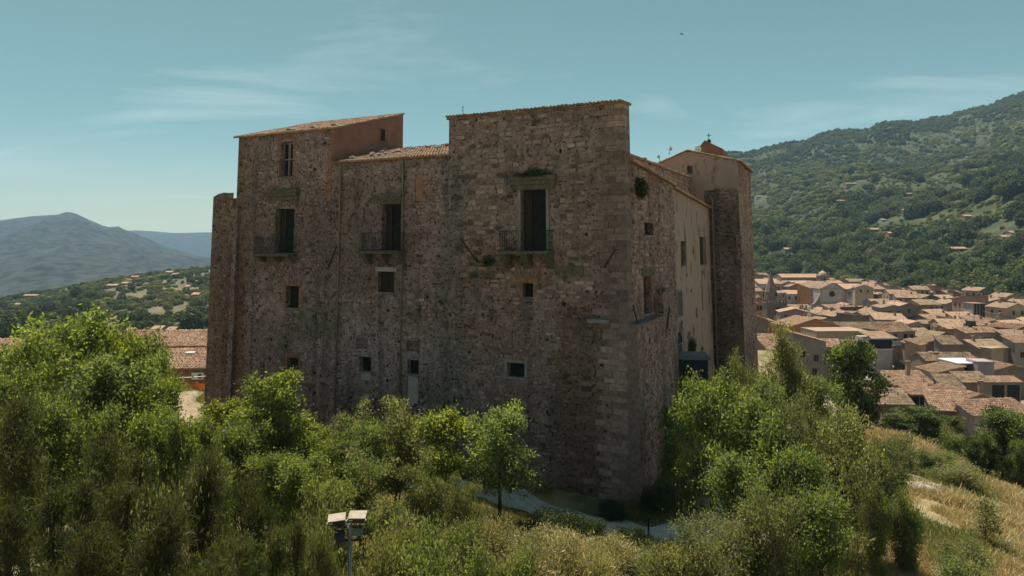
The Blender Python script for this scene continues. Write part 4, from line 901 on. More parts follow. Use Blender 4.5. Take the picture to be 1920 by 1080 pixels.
def house(cx, cy, ze, w, d, hw, rot=0, roof='gs', wall='w_beige', tile='tile_far', pitch=19, wins=(), label='', group=None, near=False, cat='house', oh=.3, left=(), name='house', back=True):
    # front centre at (cx, cy); x along the front, y away from the viewer; eave height ze
    h = empty(name, (cx, cy, ze-hw), R(rot)); tag(h, label, cat, group); tp = math.tan(R(pitch)); e = oh; z = hw
    mb = MB(); prof = None
    if roof == 'gf': prof = [(-w/2, -3), (w/2, -3), (w/2, z), (0, z+w/2*tp), (-w/2, z)]; mb.prism(prof, 0, d)
    elif roof == 'gs':
        mb.add([(-w/2, 0, -3), (w/2, 0, -3), (w/2, 0, z), (-w/2, 0, z), (-w/2, d, -3), (w/2, d, -3), (w/2, d, z), (-w/2, d, z), (-w/2, d/2, z+d/2*tp), (w/2, d/2, z+d/2*tp)], [(0, 1, 2, 3), (5, 4, 7, 6), (4, 0, 3, 8, 7), (1, 5, 6, 9, 2), (3, 2, 9, 8), (6, 7, 8, 9)])
    elif roof in ('mb', 'ml', 'mr'):
        za = {'mb': (z, z, z+d*tp, z+d*tp), 'ml': (z+w*tp, z, z, z+w*tp), 'mr': (z, z+w*tp, z+w*tp, z)}[roof]
        mb.add([(-w/2, 0, -3), (w/2, 0, -3), (w/2, d, -3), (-w/2, d, -3), (-w/2, 0, za[0]), (w/2, 0, za[1]), (w/2, d, za[2]), (-w/2, d, za[3])], [(0, 1, 5, 4), (1, 2, 6, 5), (2, 3, 7, 6), (3, 0, 4, 7), (4, 5, 6, 7)])
    elif roof == 'flat':
        mb.box(-w/2, w/2, 0, d, -3, z); mb.box(-w/2-.06, w/2+.06, -.06, d+.06, z+.004, z+.2)
    else: mb.box(-w/2, w/2, 0, d, -3, z)
    build(mb, 'wall', [wall], h)
    if group:
        mc = MB(); cx_ = w*.22; mc.box(cx_, cx_+.55, d*.55, d*.55+.55, z-.2, z+d*.3*tp+1.5); build(mc, 'chimney', ['w_beige'], h)
        if len(wins) % 2: mc = MB(); mc.tube([(-w*.2, d*.5, z), (-w*.2, d*.5, z+d*.3*tp+2.8)], .035, 4); mc.tube([(-w*.2-.5, d*.5, z+d*.3*tp+2.6), (-w*.2+.5, d*.5, z+d*.3*tp+2.6)], .03, 4); build(mc, 'antenna', ['lamp_grey'], h)
    def rf(p0, p1, p2, p3, sd):
        if near: tiled('roof', p0, p1, p2, p3, colw=.24, roww=.42, parent=h, fn=None, mt=tile, amp=.085, lip=.018, seed=sd, under=.12)
        else: roof_simple(h, p0, p1, p2, p3, tile)
    u = .05
    if roof == 'gf':
        rz = z+w/2*tp+u; el = z-e*tp+u
        rf((-w/2-e, d+e, el), (-w/2-e, -e, el), (0, -e, rz), (0, d+e, rz), 1); rf((w/2+e, -e, el), (w/2+e, d+e, el), (0, d+e, rz), (0, -e, rz), 2)
    elif roof == 'gs':
        rz = z+d/2*tp+u; el = z-e*tp+u
        rf((-w/2-e*.6, -e, el), (w/2+e*.6, -e, el), (w/2+e*.6, d/2, rz), (-w/2-e*.6, d/2, rz), 3)
        roof_simple(h, (w/2+e*.6, d+e, el), (-w/2-e*.6, d+e, el), (-w/2-e*.6, d/2, rz-.02), (w/2+e*.6, d/2, rz-.02), tile)
    elif roof == 'mb': rf((-w/2-e, -e, z-e*tp+u), (w/2+e, -e, z-e*tp+u), (w/2+e, d+e, z+(d+e)*tp+u), (-w/2-e, d+e, z+(d+e)*tp+u), 4)
    elif roof == 'ml': rf((w/2+e, -e, z-e*tp+u), (w/2+e, d+e, z-e*tp+u), (-w/2-e, d+e, z+(w+e)*tp+u), (-w/2-e, -e, z+(w+e)*tp+u), 5)
    elif roof == 'mr': rf((-w/2-e, d+e, z-e*tp+u), (-w/2-e, -e, z-e*tp+u), (w/2+e, -e, z+(w+e)*tp+u), (w/2+e, d+e, z+(w+e)*tp+u), 6)
    elif roof == 'hip':
        r0 = min(w, d)/2; rz = z+r0*tp+u; el = z-e*tp+u; xr = max(0.05, w/2-r0); yr = d/2
        rf((-w/2-e, -e, el), (w/2+e, -e, el), (xr, yr, rz), (-xr, yr, rz), 7); rf((w/2+e, -e, el), (w/2+e, d+e, el), (xr, yr, rz), (xr-.02, yr, rz), 8); rf((-w/2-e, d+e, el), (-w/2-e, -e, el), (-xr+.02, yr, rz), (-xr, yr, rz), 9)
        roof_simple(h, (w/2+e, d+e, el), (-w/2-e, d+e, el), (-xr, yr, rz-.02), (xr, yr, rz-.02), tile)
    for x, zz, ww, hh, k in wins: obj('window', window_mesh(ww, hh, k), h, (x*w, -.002, zz))
    for y, zz, ww, hh, k in (left if group else ()):
        obj('window', window_mesh(ww, hh, k), h, (w/2+.002, (1-y)*d, zz-.1), R(90)); obj('window', window_mesh(ww, hh, 's'), h, ((y-.5)*w, d+.002, zz), R(180))
    for y, zz, ww, hh, k in left: obj('window', window_mesh(ww, hh, k), h, (-w/2-.002, y*d, zz), R(-90))
    return h
TOWN = []
def H(px0, px1, ye, Z, d, hw, roof='gs', wall='w_beige', label='', rot=0, tile='tile', pitch=19, wins=(), left=(), near=None, cat='house', oh=.3, name='house', yr=None):
    if yr:
        dr = (CAMZ-pw(0, ye, Z).z); tp = math.tan(R(pitch)); D = (dr*F/(yr-HOR)-Z)/(1+tp*F/(yr-HOR)); d = max(1.6, D)*(2 if roof == 'gs' else 1)
    c = pw((px0+px1)/2, ye, Z); w = (px1-px0)/F*Z; TOWN.append((c.x, c.y+d/2, max(w, d)*.5))
    return house(c.x, c.y, c.z, w, d, hw, rot, roof, wall, tile, pitch, wins, label=label, near=(Z < 175 if near is None else near), left=left, cat=cat, oh=oh, name=name)
def wz(h, n, hh=1.3): return [h+i*3 for i in range(n)]
# --- nearest row, below the grassy slope
H(1640, 1711, 757, 92, 7.5, 4, 'gs', 'w_stone', 'low house with long brown tiled roof just right of the dark round tree', tile='tile_old', yr=728, rot=-6, pitch=21)
h = H(1708, 1756, 739, 95, 5, 4.4, 'mb', 'w_stone', 'open dark shed under a tiled roof with a leaning prop', yr=723, rot=3, pitch=16)
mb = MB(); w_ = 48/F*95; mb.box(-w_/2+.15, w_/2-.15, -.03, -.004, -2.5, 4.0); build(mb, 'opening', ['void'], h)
mb = MB(); mb.tube([(-w_*.1, -1.0, -1.2), (w_*.45, -.1, 3.6)], .05, 5); build(mb, 'prop', ['bark_pale'], h)
mb = MB(); mb.box(-w_*.2, -w_*.2+.1, -.08, -.035, -1.5, 4.0); build(mb, 'post', ['concrete'], h)
h = H(1754, 1814, 769, 87, 6.8, 4.5, 'mb', 'w_stone', 'house with a steep tiled roof falling towards the bush and a grey side wall', yr=735, rot=-14, pitch=24)
h = H(1795, 1880, 752, 101, 8, 4.5, 'gf', 'w_grey', 'grey gabled house with its gable behind the broad orange roof', rot=6, pitch=17, wins=((.12, 1.6, .8, 1.0, 'v'),))
h = H(1818, 1945, 776, 85, 7.5, 4, 'mb', 'w_lilac', 'house with a broad orange tiled roof and pale lilac wall at the right edge', yr=751, rot=10, pitch=20, tile='tile')
H(1806, 1858, 716, 109, 6, 4, 'mb', 'w_grey', 'bare grey walled house with a small pale chimney and tiled roof', tile='tile_old', yr=699, rot=2, pitch=20)
H(1770, 1806, 727, 108, 6.5, 4, 'mb', 'w_stone', 'small roof of yellowed tiles squeezed left of the bare grey house', tile='tile_old', yr=704, rot=-8, pitch=22)
H(1676, 1753, 721, 113, 7.5, 4, 'mb', 'w_beige', 'long low house with reddish tiled roof and a chimney pot by the dark tree', yr=697, rot=4, pitch=20)
H(1752, 1806, 700, 119, 6, 5, 'mr', 'w_beige', 'house whose single roof plane climbs to the right above a dark wall', rot=-5, pitch=13, wins=((.1, 1.5, .8, 1.2, 'v'),))
H(1738, 1832, 676, 130, 7, 4.5, 'gs', 'w_stone', 'house with a wide mottled roof and dark wall above the white deck', tile='tile_old', yr=661, rot=-3, pitch=20, wins=((.05, 1.2, .9, 1.5, 'v'), (-.3, 1.2, .9, 1.5, 'v')))
h = H(1788, 1836, 680, 122, 4, 4.2, 'box', 'w_white', 'open terrace under a flat white canopy slab', near=False)
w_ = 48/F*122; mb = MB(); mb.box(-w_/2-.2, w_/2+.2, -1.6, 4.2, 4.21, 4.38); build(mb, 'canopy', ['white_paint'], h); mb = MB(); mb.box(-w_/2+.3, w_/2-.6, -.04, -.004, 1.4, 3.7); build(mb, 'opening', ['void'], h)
H(1834, 1863, 680, 119, 3.5, 5, 'flat', 'w_lilac', 'plain pale lilac box house without windows right of the white deck', rot=-4)
h = H(1853, 1887, 654, 150, 5, 5, 'flat', 'w_beige', 'plain tan box house standing above the white umbrella', rot=22)
H(1862, 1935, 694, 128, 7, 4, 'gf', 'w_stone', 'dark gabled house with broad pinkish roof at the right edge', rot=4, pitch=15, tile='tile')
h = H(1858, 1914, 716, 113, 4.5, 3.8, 'mb', 'w_grey', 'low shed with two dark openings split by a pale post', yr=707, rot=0, pitch=13)
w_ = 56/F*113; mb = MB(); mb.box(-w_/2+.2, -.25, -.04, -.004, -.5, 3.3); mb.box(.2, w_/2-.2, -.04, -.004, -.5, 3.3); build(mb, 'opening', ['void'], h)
H(1716, 1744, 646, 136, 6, 8, 'mb', 'w_beige', 'tall narrow house with drainpipes along the street side', yr=636, rot=38, pitch=15, left=((.3, 3, .8, 1.4, 'b'), (.7, 3, .8, 1.4, 's'), (.5, .4, .8, 1.4, 's')))
H(1716, 1768, 648, 156, 6.5, 5, 'mr', 'w_stone', 'house with a lit roof plane climbing right behind the street house', rot=-6, pitch=15)
H(1767, 1803, 645, 150, 6, 4.5, 'mb', 'w_stone', 'house with yellow tiled roof and windowless dark wall left of the pink house', tile='tile_old', yr=631, rot=2, pitch=24)
H(1809, 1840, 624, 165, 7, 6.5, 'mb', 'w_pink', 'pink house with four small dark windows and a red roof', yr=614, rot=14, pitch=15, wins=((-.25, 4.0, .9, 1.2, 's'), (.28, 4.0, .6, .9, 's'), (-.25, 1.0, .9, 1.5, 's'), (.28, 1.0, .6, .9, 's')))
H(1839, 1875, 623, 172, 7, 6.5, 'gs', 'w_white', 'white house of two storeys right of the pink house', yr=613, rot=-3, pitch=18, wins=((-.3, 3.8, .8, 1.3, 'b'), (-.05, 3.8, .8, 1.3, 'v'), (.3, 3.8, 1.0, 1.4, 'v'), (.05, .8, .7, 1.9, 'b'), (.35, .8, .8, 1.9, 's')))
H(1873, 1901, 620, 176, 6, 6.5, 'mb', 'w_white', 'pale house with a dark covered balcony next to the two storey white house', yr=612, rot=-8, pitch=14, wins=((0, 3.4, 1.7, 1.8, 'v'), (-.1, .6, .9, 1.9, 'v')))
H(1900, 1945, 616, 170, 7, 5, 'gf', 'w_red', 'house with a rusty red wall at the right edge of the photograph', rot=20, pitch=17)
H(1902, 1950, 642, 151, 6, 4.5, 'mb', 'w_grey', 'grey house with pinkish roof below the rusty red wall', yr=630, rot=4, pitch=15, wins=((-.2, 1.2, .8, 1.2, 'v'),))
h = H(1662, 1722, 621, 165, 8, 7.2, 'hip', 'w_beige', 'corner house with a hipped roof and white balustraded balcony on the street', rot=16, pitch=19, wins=((-.28, 4.6, .9, 1.9, 'v'), (.12, 4.6, .9, 1.9, 'v'), (.36, 4.6, .9, 1.7, 'v'), (.12, 1, .9, 2.0, 'v'), (.36, 1, .9, 2.0, 'v')))
w_ = 60/F*165; mb = MB(); mb.box(-w_/2+.2, -w_/2+3.2, -.9, -.004, 4.0, 4.2); b = build(mb, 'balcony', ['white_paint'], h); mb = MB(); mb.box(-w_/2+.2, -w_/2+3.2, -.92, -.82, 5.0, 5.1)
for i in range(13): mb.tube([(-w_/2+.3+i*.235, -.87, 4.2), (-w_/2+.3+i*.235, -.87, 5.0)], .055, 5)
build(mb, 'balustrade', ['white_paint'], b)
h = H(1627, 1674, 634, 150, 5, 6.5, 'box', 'w_white', 'white house with a covered roof terrace left of the corner house', near=False, rot=4)
w_ = 47/F*150
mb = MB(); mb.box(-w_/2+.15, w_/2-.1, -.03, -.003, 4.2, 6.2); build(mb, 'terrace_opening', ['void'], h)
mb = MB(); mb.box(-w_/2-.15, w_/2+.25, -1.5, -1.35, 6.52, 6.75); b = build(mb, 'canopy_edge', ['white_paint'], h); tiled('canopy_roof', (-w_/2-.15, -1.4, 6.72), (w_/2+.25, -1.4, 6.72), (w_/2+.25, 3.5, 7.6), (-w_/2-.15, 3.5, 7.6), colw=.3, parent=h, fn=None, mt='tile_pale')
mb = MB(); mb.box(-w_/2, w_/2, -.28, -.035, 4.0, 4.18); build(mb, 'terrace_sill', ['white_paint'], h)
H(1578, 1709, 617, 192, 8, 5, 'gs', 'w_grey', 'long low building with a mottled brown roof behind the beige block', tile='tile_old', yr=604, near=True, pitch=17, rot=1)
H(1530, 1629, 622, 166, 8, 7, 'flat', 'w_beige', 'long beige block with a flat top and small dark windows', rot=3, wins=((-.42, 3.3, 1.0, 1.6, 'v'), (-.28, 2.5, .5, 3, 's'), (-.2, 2.5, .5, 3, 's'), (.08, 1.5, 1.4, .9, 's'), (.24, 2.4, .5, 2.8, 's'), (.4, 1.5, 1.4, .9, 's')))
H(1543, 1582, 650, 141, 5, 6, 'mb', 'w_beige', 'low house with bright corrugated tiles just above the dark round tree', yr=637, rot=2, pitch=22)
H(1584, 1622, 652, 141, 5, 6, 'mb', 'w_cream', 'second bright tiled roof right beside the corrugated one above the dark tree', tile='tile_old', yr=639, rot=2, pitch=22)
h = H(1478, 1578, 612, 186, 10, 6.5, 'gf', 'w_orange', 'large orange gabled house with two dark windows in its gable', rot=6, pitch=16, tile='tile_pale', near=True, wins=((-.22, 4.6, 1.3, 1.2, 'v'), (.02, 4.6, 1.5, 1.3, 'v')))
H(1488, 1548, 641, 136, 8, 8, 'ml', 'w_grey', 'grey walled house with a roof edge sloping down to the right', rot=-4, pitch=15, wins=((-.2, 5, .8, 1.2, 's'), (.2, 4.2, .8, 1.2, 'v'), (.15, 1.5, .8, 1.3, 'v')))
H(1405, 1440, 600, 172, 7, 5, 'ml', 'w_stone', 'house with a pinkish roof sloping down right beside the far castle tower', rot=-6, pitch=20)
H(1405, 1450, 668, 120, 6, 6, 'flat', 'w_grey', 'low grey terraced block behind the sparse tree next to the castle', rot=0)
H(1440, 1490, 655, 126, 6, 6, 'mb', 'w_stone', 'stone house half hidden behind the sparse tree', rot=3, pitch=18)
H(1577, 1611, 576, 262, 9, 7, 'gf', 'w_lilac', 'blank grey gable wall directly in front of the church', rot=-6, pitch=20)
# house with tall pale piers
h = H(1824, 1845, 570, 235, 5, 5.6, 'box', 'w_white', 'tall open loggia of white piers under a small flat tiled roof', near=False)
mb = MB(); mb.box(-2.2, 2.2, -.5, 5.4, 5.62, 5.85); build(mb, 'roof', ['tile_far'], h)
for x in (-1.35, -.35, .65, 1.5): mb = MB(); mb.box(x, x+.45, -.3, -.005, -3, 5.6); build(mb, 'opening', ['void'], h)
# --- church, tower, monastery
h = H(1538, 1582, 541, 332, 26, 12, 'gf', 'w_white', 'church with round rose window and plain pediment in the middle of the town', pitch=26, tile='tile_far', cat='church', name='church', near=False)
w_ = 44/F*332
mb = MB(); n = 18; mb.add([(1.35*math.cos(2*math.pi*i/n), -.05, 9.4+1.35*math.sin(2*math.pi*i/n)) for i in range(n)], [tuple(range(n))]); rw = build(mb, 'rose_window', ['void'], h)
mb = MB(); mb.tube([(1.5*math.cos(2*math.pi*i/n), -.06, 9.4+1.5*math.sin(2*math.pi*i/n)) for i in range(n+1)], .16, 5, cap=False); build(mb, 'rose_frame', ['w_cream'], rw)
mb = MB()
for x in (-w_/2+.3, w_/2-.9): mb.box(x, x+.6, -.18, -.004, 0, 12)
mb.box(-w_/2-.3, w_/2+.3, -.35, -.19, 11.6, 12.2); mb.box(-w_/2-.3, w_/2+.3, -.35, -.19, 5.0, 5.4); build(mb, 'cornice', ['w_cream'], h)
for s in (-1, 1):
    mb = MB(); P = [(s*w_/2, -3), (s*(w_/2+4.2), -3), (s*(w_/2+4.2), 4.5)]+[(s*(w_/2+4.2*(1-t)), 4.5+5.0*t**2.2) for t in np.linspace(.15, 1, 7)]; mb.prism(P if s > 0 else P[::-1], .1, 1.2); build(mb, 'volute', ['w_grey'], h)
H(1519, 1541, 541, 342, 9, 10, 'mb', 'w_orange', 'orange sunlit side building at the left of the church', rot=25, pitch=14, tile='tile_far', near=False)
H(1586, 1627, 542, 345, 10, 9, 'mb', 'w_stone', 'dark bare stone hall with flat tiled roof right of the church', pitch=12, tile='tile_pale', near=False, rot=-4, wins=((.1, 2, 1.5, 3, 'v'),))
h = H(1466, 1538, 520, 405, 12, 4.2, 'gs', 'w_pink', 'long monastery hall with pink upper wall and bright orange roof', pitch=17, tile='tile_pale', near=False, cat='monastery', name='monastery')
w_ = 72/F*405; mb = MB()
for i in range(7): mb.box(-w_/2+i*w_/6-.12, -w_/2+i*w_/6+.12, -.12, -.004, 0, 4.1)
build(mb, 'pilasters', ['w_red'], h)
h = H(1462, 1527, 534, 392, 9, 8, 'mb', 'w_white', 'long white monastery wing with small dark windows under the pink hall', pitch=12, tile='tile_pale', near=False, wins=[(x, 4.0, .9, 1.2, 'v') for x in (-.44, -.32, -.2, .08, .18, .38)]+[(-.07, 3.2, 2.0, 2.4, 'v')])
h = H(1424, 1466, 532, 388, 9, 9, 'mb', 'w_white', 'white building with orange roof left of the stone spire', pitch=14, tile='tile_pale', near=False, wins=((-.25, 4, 1, 2, 'v'), (.15, 4, 1.3, 2.4, 'v')))
h = H(1475, 1509, 551, 350, 6, 5, 'mb', 'w_white', 'small white house with pinkish roof in front of the white monastery wing', pitch=14, tile='tile_pale', near=False, wins=[(x, 2.2, 1, 1.5, 'v') for x in (-.35, 0, .35)])
c = pw(1546, 531, 398); t = empty('bell_tower', (c.x, c.y, c.z-4)); tag(t, 'small square bell tower with a dome at the end of the pink monastery hall', 'bell tower')
mb = MB(); mb.box(-2.5, 2.5, 0, 5, -4, 8); mb.box(-2.8, 2.8, -.3, 5.3, 8.01, 8.5); build(mb, 'shaft', ['w_pink'], t)
mb = MB(); mb.box(-.7, .7, -.03, -.003, 4.2, 6.6); mb.tube([(0, -.02, 6.6), (0, -.002, 6.6)], .7, 10); build(mb, 'belfry_opening', ['void'], t)
mb = MB(); mb.lathe([(2.5, 8.52), (2.3, 9.4), (1.7, 10.2), (.8, 10.8), (.25, 11.1), (.2, 12), (0, 12.6)], 10, M=Matrix.Translation((0, 2.5, 0))); build(mb, 'dome', ['w_cream'], t)
TOWN.append((c.x, c.y, 4))
# crenellated tower with a stone spire
c = pw(1457, 600, 232); t = empty('church_tower', (c.x, c.y, c.z-4), R(12)); tag(t, 'old grey church tower with crenellated top and tall octagonal stone spire', 'tower'); TOWN.append((c.x, c.y+4, 5))
zz = (600-566)/F*232+4; hw = 21/F*232
mb = MB(); mb.box(-hw, hw, 0, 2*hw, -6, zz); mb.box(-hw-.15, hw+.15, -.15, 2*hw+.15, zz-.5, zz-.2); build(mb, 'shaft', ['w_stone'], t)
def merlon(a, b, c, d): mb = MB(); mb.box(a, b, c, d, zz+.01, zz+.85); build(mb, 'merlon', ['w_stone'], t)
for i in range(7):
    x = -hw+.05+i*(2*hw-.6)/6
    for y0_ in (-.02, 2*hw-.4): merlon(x, x+.55, y0_, y0_+.4)
    if i < 5:
        merlon(-hw, -hw+.4, .42+i*1.05, .92+i*1.05); merlon(hw-.4, hw, .42+i*1.05, .92+i*1.05)
for x in (-hw+.3, hw-.3): mb = MB(); mb.lathe([(.35, zz+.86), (.4, zz+1.6), (.1, zz+2.4), (0, zz+2.5)], 6, M=Matrix.Translation((x, .3, 0))); build(mb, 'pinnacle', ['w_stone'], t)
mb = MB(); mb.box(-.5, .9, -.03, -.003, zz-5.4, zz-2.4); mb.tube([(.2, -.02, zz-2.4), (.2, -.003, zz-2.4)], .7, 12); build(mb, 'belfry_arch', ['void'], t)
zs = (600-548)/F*232+4; za_ = (600-511)/F*232+4; r = 11/F*232
mb = MB(); mb.lathe([(r*1.05, zz), (r*1.05, zs), (r, zs+.15), (0.06, za_), (0, za_)], 8, M=Matrix.Translation((0, hw, 0)), smooth=False); mb.tube([(0, hw, za_), (0, hw, za_+.8)], .05, 4); build(mb, 'spire', ['w_stone'], t)
mb = MB(); mb.box(r*.35, r*.6, hw-r*.95, hw-r*.80, zs-1.4, zs-.2); build(mb, 'spire_window', ['void'], t)
c = pw(1421, 583, 214); t = empty('cupola', (c.x, c.y, c.z)); tag(t, 'little domed cupola left of the crenellated tower', 'cupola'); TOWN.append((c.x, c.y, 3))
mb = MB(); mb.lathe([(1.25, -4), (1.25, 2.2), (1.5, 2.3), (1.5, 2.6), (1.15, 2.7), (1.1, 3.5)], 10, smooth=False); build(mb, 'drum', ['w_ochre'], t)
mb = MB(); mb.lathe([(1.1, 3.52), (1.0, 4.1), (.6, 4.6), (.2, 4.85), (.12, 5.4), (0, 5.5)], 10); build(mb, 'dome', ['w_stone'], t)
mb = MB()
for k in range(4): mb.box(-.3, .3, -1.28, -1.2, .3, 1.7, M=Matrix.Rotation(R(-60+40*k), 4, 'Z'))
build(mb, 'opening', ['void'], t)
# --- packed houses of the far half: built as families, then copied
rg = random.Random(5)
walls = ['w_cream', 'w_beige', 'w_pink', 'w_grey', 'w_stone', 'w_ochre', 'w_white', 'w_beige', 'w_grey']
GR = 'small tiled houses packed in the far half of the town'; LB = 'small tiled house packed among its like in the far half of the town'
protos = []
for i in range(14):
    w_, d_ = rg.uniform(5.5, 10), rg.uniform(5.5, 8.5); rf = ['gs', 'gf', 'mb', 'gs', 'mb', 'gf', 'ml'][i % 7]; hw_ = rg.uniform(4.2, 8.4)
    wn = [(x, z_, .9, 1.3, rg.choice('vvsb')) for x in (-.3, .05, .33) for z_ in ([hw_-2.2]+([hw_-5] if hw_ > 6.5 else [])) if rg.random() < .7]
    protos.append((house(0, 0, hw_, w_, d_, hw_, 0, rf, walls[i % len(walls)], ['tile_far', 'tile_old', 'tile_far', 'tile_old', 'tile_pale', 'tile_far', 'tile'][(i*3+i//7) % 7], rg.uniform(13, 21), wn, label=LB, group=GR, left=((.3, hw_-2.2, .8, 1.2, 'v'), (.68, hw_-2.2, .8, 1.2, 's'))), w_, d_, hw_))
used = set(); nfar = 0
cand = []
for gyi in range(60):
    for gxi in range(60):
        a = R(17); u = gxi*9.5+(gyi % 2)*2; v = gyi*8.7; x0, y0 = 40+u*math.cos(a)-v*math.sin(a)*.35, 150+u*math.sin(a)*.5+v
        cand.append((x0+rg.uniform(-1.6, 1.6), y0+rg.uniform(-1.5, 1.5)))
rg.shuffle(cand); cand.sort(key=lambda p: p[1])
for x, y in cand:
    px = 960+F*x/y; Zb = min(620, max(265, 560-(px-1360)*.52))
    if not (1385 < px < 1990) or y > Zb+2 or y < 150: continue
    if y < 200 and px < 1690: continue
    if any((x-a)**2+(y+3-b)**2 < (r_+4.1)**2 for a, b, r_ in TOWN): continue
    if abs((px-1715)-(y-150)*-.25) < 9 and y < 190: continue
    i = rg.randrange(len(protos)); p, w_, d_, hw_ = protos[i]
    h = p if i not in used else copy_tree(p); used.add(i)
    zl_ = ZT+rg.uniform(-1.6, 2.2)
    if px < 1650 and y < 328: zl_ = min(zl_, CAMZ-106*y/F-hw_-1.6)
    if y < 218: zl_ = min(zl_, -6.3-hw_)
    h.location = (x, y, zl_); h.rotation_euler = (0, 0, R(rg.choice([8, 14, -10, 20, 98, 104, 75, 100, 185])+rg.uniform(-5, 5))); nfar += 1
    TOWN.append((x, y+3, 4.0))
print('far houses', nfar, 'unused', [i for i in range(14) if i not in used])
for i, (p, *_r) in enumerate(protos):
    if i not in used:
        for c_ in p.children: bpy.data.objects.remove(c_)
        bpy.data.objects.remove(p)
# street between the houses
ST = catmull([(pw(1735, 712, 122).x, 110), (pw(1700, 690, 140).x, 138), (pw(1680, 668, 165).x, 166), (pw(1700, 640, 200).x, 200), (pw(1705, 600, 260).x, 260)])
sd = np.gradient(ST, axis=0); sn = np.stack([-sd[:, 1], sd[:, 0]], -1); sn /= np.linalg.norm(sn, axis=1)[:, None]
mat('street', (.13, .11, .095), (.20, .17, .15), .5, .9, .2, 6)
obj('street', np_grid('street', np.array([np.stack([*(ST+sn*k).T, height(ST[:, 0], ST[:, 1])+.05], -1) for k in (-3, -1, 1, 3)]), 'street'), kind='structure')
# scattered country houses on the slopes
COUNTRY = []
def country(px, py, Z, w, h, d, wall, label, tile='tile_pale', rot=0, roof='gs'):
    x = (px-960)/F*Z; z = hz(x, Z)
    # move to where the slope really is along that direction
    for _ in range(60):
        zz = CAMZ+(HOR-py)/F*Z
        if px > 960:
            dz = z-zz; Z = Z+np.clip((zz-z)*2.2, -60, 60)
        else: Z = Z+np.clip((zz-z)*2.0, -30, 30)
        Z = max(200, min(3000, Z)); x = (px-960)/F*Z; z = hz(x, Z)
    w = w/F*Z; h = h/F*Z; COUNTRY.append((x, Z, w))
    return house(x, Z, z+h, w, d, h+1, rot, roof, wall, tile, 16, [(-.25, h*.35+1, min(1.4, w*.12), h*.35, 'v'), (.2, h*.35+1, min(1.4, w*.12), h*.35, 'v')], label=label, group=None)
for px, py, w, h, wall, lb in [
    (1601, 344, 28, 3.5, 'w_pink', 'long pale pink farmhouse alone high on the wooded hill'),
    (1706, 363, 13, 5, 'w_pink', 'small pink house among trees under the bright green clearing'),
    (1737, 374, 16, 4, 'w_ochre', 'low ochre house just right of the small pink house on the hill'),
    (1703, 394, 18, 4, 'w_orange', 'orange roofed house below the low ochre house on the hill'),
    (1819, 405, 20, 3, 'w_pink', 'long low house far right above the dark row of trees'),
    (1659, 412, 10, 3, 'w_white', 'tiny white house in the middle of the wooded hill'),
    (1640, 430, 17, 5, 'w_pink', 'pinkish house above the end of the title on the hill'),
    (1675, 437, 16, 7, 'w_pink', 'taller pinkish house right of its low neighbour on the hill'),
    (1605, 430, 9, 3, 'w_white', 'tiny pale hut left of the two pinkish hill houses'),
    (1777, 449, 14, 4, 'w_beige', 'beige hut between trees on the lower hill'),
    (1795, 466, 40, 8, 'w_beige', 'wide beige house with two roof levels on the lower hill'),
    (1848, 452, 30, 5, 'w_white', 'long white house behind a round dark tree on the hill'),
    (1830, 482, 22, 9, 'w_ochre', 'ochre house with a pale gable right of the wide beige house'),
    (1783, 487, 26, 11, 'w_beige', 'stepped beige house in the lower right orchard'),
    (1766, 500, 36, 13, 'w_white', 'white house with orange roof and dark ground floor openings'),
    (1786, 516, 29, 8, 'w_orange', 'orange house standing lowest above the town edge'),
    (1898, 444, 34, 9, 'w_cream', 'cream house at the right edge high on the slope'),
    (1910, 455, 30, 7, 'w_white', 'white house just below the cream house at the right edge'),
    (1906, 436, 18, 5, 'w_pink', 'pink roofed house topmost at the right edge of the slope'),
    (1448, 461, 12, 4, 'w_white', 'small white house close to the far castle tower'),
    (1487, 467, 30, 4, 'w_grey', 'long grey house below the title near the castle'),
    (1527, 462, 22, 7, 'w_white', 'white house in the trees under the title'),
    (1561, 459, 13, 4, 'w_pink', 'small pink house right of the white one under the title'),
    (1700, 466, 10, 5, 'w_pink', 'lone pink cottage in the woods above the town'),
    (1500, 440, 18, 3, 'w_white', 'white walled house just behind the lettering on the hill'),
    (1425, 368, 14, 3, 'w_white', 'white speck of a house right beside the far tower'),
    (1577, 376, 18, 3, 'w_grey', 'grey shed on the hill over the title'),
]: country(px, py+h, 800, w, h, 9, wall, lb)
for px, py, w, h, wall, lb in [
    (171, 528, 11, 3, 'w_white', 'white hut highest on the left olive slope'),
    (209, 535, 20, 5, 'w_pink', 'pink farmhouse in the middle of the left olive slope'),
    (235, 531, 16, 3, 'w_ochre', 'low ochre roofed shed right of the pink farmhouse'),
    (316, 510, 13, 5, 'w_white', 'white house on the crest close to the castle'),
    (330, 514, 16, 3, 'w_ochre', 'long low shed just right of the crest house'),
    (252, 519, 14, 3, 'w_orange', 'orange hut on the crest of the left slope'),
    (56, 554, 26, 4, 'w_ochre', 'long ochre farmhouse behind dark trees at far left'),
    (18, 555, 16, 3, 'w_pink', 'pink farm shed at the far left edge'),
    (30, 571, 11, 4, 'w_white', 'small white house below the pink farm shed'),
    (292, 617, 20, 14, 'w_white', 'tall white house in the valley near the tiled roof'),
    (240, 620, 14, 5, 'w_cream', 'cream hut half hidden left of the tall white valley house'),
    (318, 619, 16, 9, 'w_beige', 'old beige house right behind the tall white valley house'),
    (170, 581, 14, 3, 'w_ochre', 'low ochre shed beside the round dark tree in the valley'),
    (365, 552, 14, 3, 'w_pink', 'pink shed in the terraced field beside the castle'),
    (350, 537, 9, 3, 'w_white', 'white hut on the slope right of the bare field'),
    (200, 601, 12, 3, 'w_cream', 'cream stone hut in the lower left valley'),
]: country(px, py+h, 500, w, h, 8, wall, lb)
